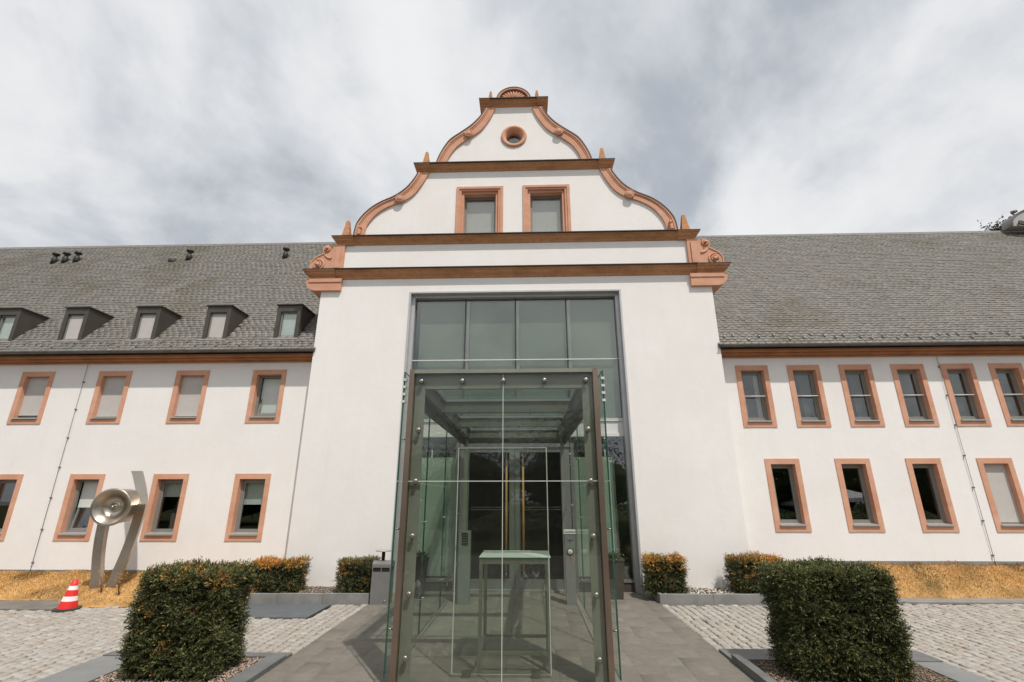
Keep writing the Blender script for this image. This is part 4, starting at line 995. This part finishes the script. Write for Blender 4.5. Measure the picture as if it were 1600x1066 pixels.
MB().prism([(x0-.004, y, z) for y, z in pts], (x1-x0+.008, 0, 0)).build('lid', 'bin_grey', b_)
MB().tube([(-2.79, 9.96, .73), (-2.79, 9.96, .895)], .032, 14).build('ashtray_stem', 'bin_black', b_)
MB().lathe([(0, .0), (.15, .0), (.155, .016), (.14, .012), (0, .008)], (-2.79, 9.96, .897), n=24).build('ashtray_dish', 'sill_metal', b_)
MB().lathe([(0, .012), (.014, .010), (.018, 0)], (x1-.07, y0, .06), axis=(0, -1, 0), n=12).build('lock', 'bolt_steel', b_)

def leaf_cards(n, pos, dirs, ln, wd, cols, name, parent=None, mat='leaf'):
    """n diamond leaves; pos, dirs arrays"""
    d = dirs/np.linalg.norm(dirs, axis=1, keepdims=True); r = rng.normal(size=(n, 3)); s_ = np.cross(d, r); s_ /= np.linalg.norm(s_, axis=1, keepdims=True)+1e-9
    ln = ln*rng.uniform(.6, 1.35, (n, 1)); wd = wd*rng.uniform(.7, 1.3, (n, 1))
    V = np.empty((n, 4, 3)); V[:, 0] = pos; V[:, 1] = pos+d*ln*.5+s_*wd*.5; V[:, 2] = pos+d*ln; V[:, 3] = pos+d*ln*.5-s_*wd*.5
    return link(bpy.data.objects.new(name, np_mesh(name, V.reshape(-1, 3), np.arange(n*4).reshape(-1, 4), mat, cols)), parent)
def pot(x, y, lab):
    o = empty('plant_pot', (x, y, 0)); tag(o, lab, 'plant pot'); m = MB()
    for (h0, w0, h1, w1) in ((0, .125, .68, .175),):
        A = [(x+a*w0, y+b*w0, h0) for a, b in ((-1,-1),(1,-1),(1,1),(-1,1))]; B_ = [(x+a*w1, y+b*w1, h1) for a, b in ((-1,-1),(1,-1),(1,1),(-1,1))]
        m.faces(A+B_, [(3,2,1,0),(4,5,6,7),(0,1,5,4),(1,2,6,5),(2,3,7,6),(3,0,4,7)])
    m.build('pot_body', 'pot_brown', o)
    MB().box(x-.185, x+.185, y-.185, y+.185, .681, .715).build('pot_rim', 'pot_brown', o)
    n = 500; p = np.column_stack((rng.normal(x, .075, n), rng.normal(y, .075, n), .70+np.abs(rng.normal(0, .045, n)))); dr = rng.normal(size=(n, 3)); dr[:, 2] = np.abs(dr[:, 2])+.3
    leaf_cards(n, p, dr, .055, .02, np.array((.075, .085, .045))*rng.uniform(.6, 1.4, (n, 1)), 'foliage', o)
pot(-2.23, 10.53, 'tall tapered brown plant pot left of the door, seen through the porch glass'); pot(1.70, 10.53, 'tall tapered brown plant pot right of the door, mostly hidden behind the porch side glass')

cn = empty('traffic_cone', (-8.16, 9.26, 0)); tag(cn, 'red and white striped traffic cone leaning slightly beside the dry grass', 'cone')
CB = (-8.16, 9.26, .0); ax = Vector((.05, .0, 1)).normalized(); zs = [.035, .15, .225, .325, .39, .49]; rad = lambda h_: .145-.235*(h_-.035)
for k, (a, b) in enumerate(zip(zs, zs[1:])):
    MB().lathe([(rad(a), a), (rad(b), b)]+([(0, b)] if k == 4 else []), CB, ax, 28).build('red_band' if k % 2 == 0 else 'white_band', 'cone_red' if k % 2 == 0 else 'cone_white', cn)
bm_ = MB(); bm_.prism([(CB[0]+.20*math.cos(a)*(1.12 if k % 2 else 1), CB[1]+.20*math.sin(a)*(1.12 if k % 2 else 1), .0) for k, a in enumerate([math.pi*2*q/8+.39 for q in range(8)])], (0, 0, .034)); bm_.build('base', 'cone_base', cn)

# ------------------------------------------------------------------ steel sculpture
sc_ = empty('steel_sculpture', (-8.5, 10.3, .12)); tag(sc_, 'brushed steel sculpture of two curved bands holding a round hollow drum, on dry grass', 'sculpture')
def band(pts, wd, th, nm):
    c = crv([(p[0], p[1]) for p in pts], 30); m = MB(); V = []
    for i, p in enumerate(c):
        t = (c[min(i+1, len(c)-1)]-c[max(i-1, 0)]).normalized(); nrm = Vector((t.y, -t.x)); w_ = wd/2/max(.5, abs(nrm.x))*.96
        yo = 10.3 + .55*max(0, p.y-1.75)          # the free end bends backwards
        lean = -.44*max(0, p.y-1.75)              # and towards the dormer side
        for sx, y in ((-1, yo), (1, yo), (1, yo+th), (-1, yo+th)): V.append((p.x+lean+sx*w_, y, p.y))
    n = len(c); F = []
    for i in range(n-1):
        for k in range(4): a, b = i*4+k, i*4+(k+1) % 4; F.append((a, b, b+4, a+4))
    m.faces(V, F, 0, False); m.faces(V[-4:], [(0, 1, 2, 3)]); m.build(nm, 'brushed_steel', sc_)
band([(-8.606, .05), (-8.68, .45), (-8.74, .75), (-8.785, 1.10), (-8.80, 1.50)], .195, .10, 'curved_band')
band([(-8.345, .05), (-8.165, .79), (-8.082, 1.34), (-8.062, 1.75), (-8.145, 2.04), (-8.28, 2.34), (-8.335, 2.44)], .21, .05, 'curved_band')
DC = (-8.40, 9.95, 1.70); DA = (.19, -.98, -.05)
MB().lathe([(.0, -.50), (.33, -.50), (.335, -.45), (.345, -.06), (.365, .0), (.36, .012), (.325, .012), (.305, -.0), (.30, -.015), (.285, -.02), (.25, -.07), (.205, -.115), (.20, -.13), (.13, -.165), (.07, -.18), (.055, -.15), (.03, -.135), (0, -.135)], DC, DA, 48).build('drum', 'brushed_steel', sc_)
MB().lathe([(.02, -.13), (.03, -.06), (.014, -.04), (0, -.04)], DC, DA, 16).build('drum_boss', 'brushed_steel', sc_)
MB().box(-8.72, -8.49, 10.22, 10.46, .05, .135).box(-8.46, -8.20, 10.22, 10.42, .05, .135).build('foot_plate', 'steel_edging', sc_)

# ------------------------------------------------------------------ clipped hedges
def hedge(x0, x1, y0, y1, z0, z1, n, label, orange, top_or, ln=.055, group='clipped yew hedges'):
    o = empty('hedge', ((x0+x1)/2, (y0+y1)/2, z0)); tag(o, label, 'hedge', group)
    i = .07; MB().box(x0+i, x1-i, y0+i, y1-i, z0-.02, z1-i).build('dark_core', 'hedge_core', o)  # solid near-black box, the hedge's inner shade put into its colour
    lx, ly, lz = x1-x0, y1-y0, z1-z0; ar = np.array([lx*lz, lx*lz*.5, ly*lz, ly*lz, lx*ly]); f = rng.choice(5, n, p=ar/ar.sum())
    u, v = rng.random(n), rng.random(n); pos = np.zeros((n, 3)); nr = np.zeros((n, 3))
    for k, (px, py, pz, nn) in enumerate(((x0+u*lx, y0+0*u, z0+v*lz, (0, -1, 0)), (x0+u*lx, y1+0*u, z0+v*lz, (0, 1, 0)), (x0+0*u, y0+u*ly, z0+v*lz, (-1, 0, 0)), (x1+0*u, y0+u*ly, z0+v*lz, (1, 0, 0)), (x0+u*lx, y0+v*ly, z1+0*u, (0, 0, 1)))):
        q = f == k; pos[q] = np.column_stack((px, py, pz))[q]; nr[q] = nn
    # round the edges, let the faces swell a little
    c = np.array(((x0+x1)/2, (y0+y1)/2, (z0+z1)/2)); hs = np.array((lx, ly, lz))/2
    rel = (pos-c)/hs; ed = np.sort(np.abs(rel), axis=1)[:, 1]; pos -= rel*hs*(0.03*np.clip((ed-.8)/.2, 0, 1)**2)[:, None]
    lump = .022*np.sin(pos[:, 0]*9+pos[:, 2]*7)+.018*np.sin(pos[:, 2]*15+pos[:, 1]*11+pos[:, 0]*4)
    depth = .03+np.abs(rng.normal(0, .03, n)); depth[rng.random(n) < .2] += .04
    pos += nr*(lump-depth)[:, None]
    # short sprays of needles: each starts on the clipped face and grows outwards
    m_ = 15; N_ = n*m_; d = nr*.85+rng.normal(0, .45, (n, 3)); d[:, 2] += .22; d /= np.linalg.norm(d, axis=1, keepdims=True)
    L_ = ln*rng.uniform(.7, 1.5, (n, 1)); sd = np.cross(d, rng.normal(size=(n, 3))); sd /= np.linalg.norm(sd, axis=1, keepdims=True)
    tt = np.tile(np.linspace(0, 1, m_), n)[:, None]; R_ = lambda a: np.repeat(a, m_, axis=0)
    P_ = R_(pos)+R_(d)*R_(L_)*tt*1.4+rng.normal(0, .004, (N_, 3)); sgn = np.tile(np.where(np.arange(m_) % 2, 1., -1.), n)[:, None]
    D_ = R_(d)*.7+R_(sd)*sgn*.9*(1-.6*tt)+rng.normal(0, .18, (N_, 3))
    g = np.array([(.080, .090, .030), (.058, .070, .024), (.108, .116, .040), (.040, .048, .018), (.112, .104, .038)]); cols = g[rng.choice(5, n, p=[.28, .25, .22, .15, .10])]*rng.uniform(.6, 1.4, (n, 1))
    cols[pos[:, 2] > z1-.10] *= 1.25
    orc = np.array([(.44, .21, .04), (.30, .13, .035), (.52, .30, .06), (.20, .09, .03)])
    ncl = int(orange*14); mask = np.zeros(n, bool)
    for _ in range(ncl):
        q = pos[rng.integers(n)]; r_ = rng.uniform(.04, .13); mask |= (np.linalg.norm((pos-q)*np.array((1, 1, 1.4)), axis=1) < r_) & (rng.random(n) < .55)
    xs_ = np.sin(pos[:, 0]*3.3+x0)*.5+.5
    mask |= (pos[:, 2] > z1-.085) & (rng.random(n) < top_or*(.35+.9*xs_)) & (depth < .11)
    mask |= rng.random(n) < .02*orange
    cols[mask] = orc[rng.choice(4, mask.sum(), p=[.4, .25, .2, .15])]*rng.uniform(.7, 1.2, (mask.sum(), 1))*(1.35 if top_or > .4 else 1)
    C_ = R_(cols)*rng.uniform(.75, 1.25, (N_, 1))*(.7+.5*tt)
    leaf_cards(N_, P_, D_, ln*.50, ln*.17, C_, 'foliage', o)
    # a few shoots standing out of the top and sides
    k = int(26*lx); p = np.column_stack((rng.uniform(x0, x1, k), rng.uniform(y0, y1, k), np.full(k, z1-.03))); P_ = []; D_ = []
    for q in p:
        dr = np.array((rng.normal(0, .2), rng.normal(0, .2), 1.0)); h_ = rng.uniform(.04, .11)
        for t in np.linspace(0, h_, 7): P_.append(q+dr*t); D_.append(dr*.6+rng.normal(0, .6, 3))
    P_ = np.array(P_); D_ = np.array(D_); leaf_cards(len(P_), P_, D_, ln*.5, ln*.18, g[rng.choice(3, len(P_))]*1.1, 'shoots', o)['kind'] = 'stuff'
    for x in np.arange(x0+.15, x1-.05, .3): MB().tube([(x, (y0+y1)/2, z0-.05), (x+.02, (y0+y1)/2, z0+.3)], .018, 6).build('stem', 'bark', o)
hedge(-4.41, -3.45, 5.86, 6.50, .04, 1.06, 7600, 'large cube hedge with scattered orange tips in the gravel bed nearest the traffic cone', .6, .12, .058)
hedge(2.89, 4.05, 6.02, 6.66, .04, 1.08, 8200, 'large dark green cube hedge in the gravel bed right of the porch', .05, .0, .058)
hedge(-5.42, -4.50, 10.06, 10.62, .12, .67, 2600, 'low hedge with an orange top in the planter behind the blue-grey slab', 1.6, 1.3)
hedge(-3.70, -3.05, 10.10, 10.62, .12, .69, 1700, 'small low hedge tucked behind the litter bin', .8, .35)
hedge(2.30, 3.02, 10.22, 10.70, .12, .75, 2000, 'small low hedge with bright orange top next to the right edge of the glass front', 1.2, 1.5)
hedge(3.96, 4.90, 10.22, 10.70, .12, .75, 2500, 'low hedge with orange tips partly behind the large dark green hedge', 1.0, .9)
# tall dry weeds by the cone and green tuft by the left bed
def weed(x, y, z, h, n, label, col):
    o = empty('weed', (x, y, z)); tag(o, label, 'weed'); m = MB(); P_ = []; D_ = []
    for k in range(n):
        a = random.uniform(0, 6.28); dx, dy = math.cos(a)*random.uniform(.02, .25)*h, math.sin(a)*random.uniform(.02, .25)*h; hh = h*random.uniform(.6, 1)
        m.tube([(x, y, z), (x+dx*.4, y+dy*.4, z+hh*.5), (x+dx, y+dy, z+hh)], [.005, .004, .002], 5)
        for t in np.linspace(.35, 1, 12): P_.append((x+dx*t, y+dy*t, z+hh*t)); D_.append((random.gauss(0, 1), random.gauss(0, 1), random.uniform(.2, 1.2)))
    m.build('stalk', 'bark', o); leaf_cards(len(P_), np.array(P_), np.array(D_), .05, .018, np.array(col)*rng.uniform(.6, 1.3, (len(P_), 1)), 'leaves', o)
weed(-8.22, 10.0, .10, .50, 4, 'tall thin dry weed standing behind the traffic cone', (.40, .22, .08)); weed(-7.82, 9.95, .10, .46, 5, 'bushier dry weed between the traffic cone and the sculpture', (.36, .20, .07))
weed(-4.68, 6.30, .0, .16, 9, 'small green weed tuft at the edge of the left gravel bed', (.11, .12, .04)); weed(-3.55, 10.0, .10, .22, 3, 'thin weed growing over the left planter kerb', (.12, .11, .06))
weed(-5.05, 6.98, .0, .10, 4, 'tiny weed in the sett joints beside the left bed', (.14, .12, .05))

# ------------------------------------------------------------------ trees: one behind the ridge, a row behind the camera mirrored in the glass
def tree(x, y, h, r, n, label, col, group=None, low=.3, leaf=.02):
    o = empty('tree', (x, y, 0)); tag(o, label, 'tree', group); m = MB(); P_ = []; D_ = []; tips = []
    m.tube([(x, y, -.1), (x+.1, y, h*.3), (x-.05, y+.1, h*.62), (x, y, h*.93)], [h*.022, h*.017, h*.010, h*.003], 10)
    for k in range(16 if low > .2 else 34):
        z = h*random.uniform(low, .9); a = random.uniform(0, 6.28); L_ = r*random.uniform(.6, 1)*(1-.65*max(0, (z/h-.5)/.5)); q = (x+math.cos(a)*L_, y+math.sin(a)*L_, min(h*.98, z+h*.09)); m.tube([(x, y, z), ((x*2+q[0])/3, (y*2+q[1])/3, z+h*.02), q], [h*.007, h*.005, h*.002], 6); tips.append(q)
        tips.append(tuple((np.array((x, y, z))+2*np.array(q))/3))
    m.build('trunk', 'bark', o)
    if low < .2:                                          # solid dark core added to close sky gaps in the reflections
        k = MB(); pr_ = [(r*.86*math.sin(math.pi*q/14)**.8*(1+.1*math.sin(q*2.7+x)), h*(.05+.80*q/14)) for q in range(15)]; k.lathe(pr_, (x, y, 0), n=18); k.build('dark_crown_core', 'reflection_darkener', o)
    tips += [(x, y, h*.97), (x+.2, y, h*.9), (x-.3, y+.2, h*.85)]
    tips = np.array(tips); c = tips[rng.integers(len(tips), size=n)]; s_ = r*.20; p = c+rng.normal(0, 1, (n, 3))*np.array((s_, s_, s_*.7)); dr = rng.normal(size=(n, 3)); dr[:, 2] -= .2
    p[:, 2] = np.maximum(p[:, 2], .05); leaf_cards(n, p, dr, h*leaf, h*leaf*.5, np.array(col)*rng.uniform(.55, 1.4, (n, 1)), 'crown', o)
tree(25.0, 23.5, 15.25, 2.2, 30000, 'dark tree whose tip shows above the ridge at the far right', (.045, .052, .02), leaf=.011)
for k, (x, y, h_, r_) in enumerate(((-22, -15, 5.8, 3.8), (-13, -17, 6.4, 4.2), (-4.5, -16, 5.4, 3.8), (4, -17, 6.2, 4.4), (13, -16, 5.8, 4.0), (22, -17, 6.4, 4.4), (31, -15, 6.0, 4.2), (-31, -17, 6.3, 4.4))):
    tree(x, y, h_, r_*1.2, 9000, 'leafy tree in a row across the forecourt, mirrored in the windows', (.035, .042, .016), 'trees across the forecourt', low=.08, leaf=.036)
for (x, y, top, lab) in ((17.8, -6.5, 2.35, 'taller white square parasol on the forecourt, mirrored in the lower windows'), (20.0, -14.0, 2.0, 'lower white square parasol farther off on the forecourt, mirrored in the lower windows')):
    o = empty('parasol', (x, y, 0)); tag(o, lab, 'parasol', 'parasols on the forecourt')
    MB().tube([(x, y, 0), (x, y, top)], .025, 10).build('pole', 'sill_metal', o); m = MB(); w_ = 1.3
    V = [(x+a*w_, y+b*w_, top-.55) for a, b in ((-1,-1),(1,-1),(1,1),(-1,1))]+[(x, y, top+.03)]
    m.faces(V, [(0,1,4),(1,2,4),(2,3,4),(3,0,4)])
    for k in range(4):
        a, b = V[k], V[(k+1) % 4]; m.poly([a, b, (b[0], b[1], b[2]-.2), (a[0], a[1], a[2]-.2)])
    m.build('canopy', 'parasol_cloth', o); MB().box(x-.3, x+.3, y-.3, y+.3, 0, .08).build('foot', 'concrete', o)
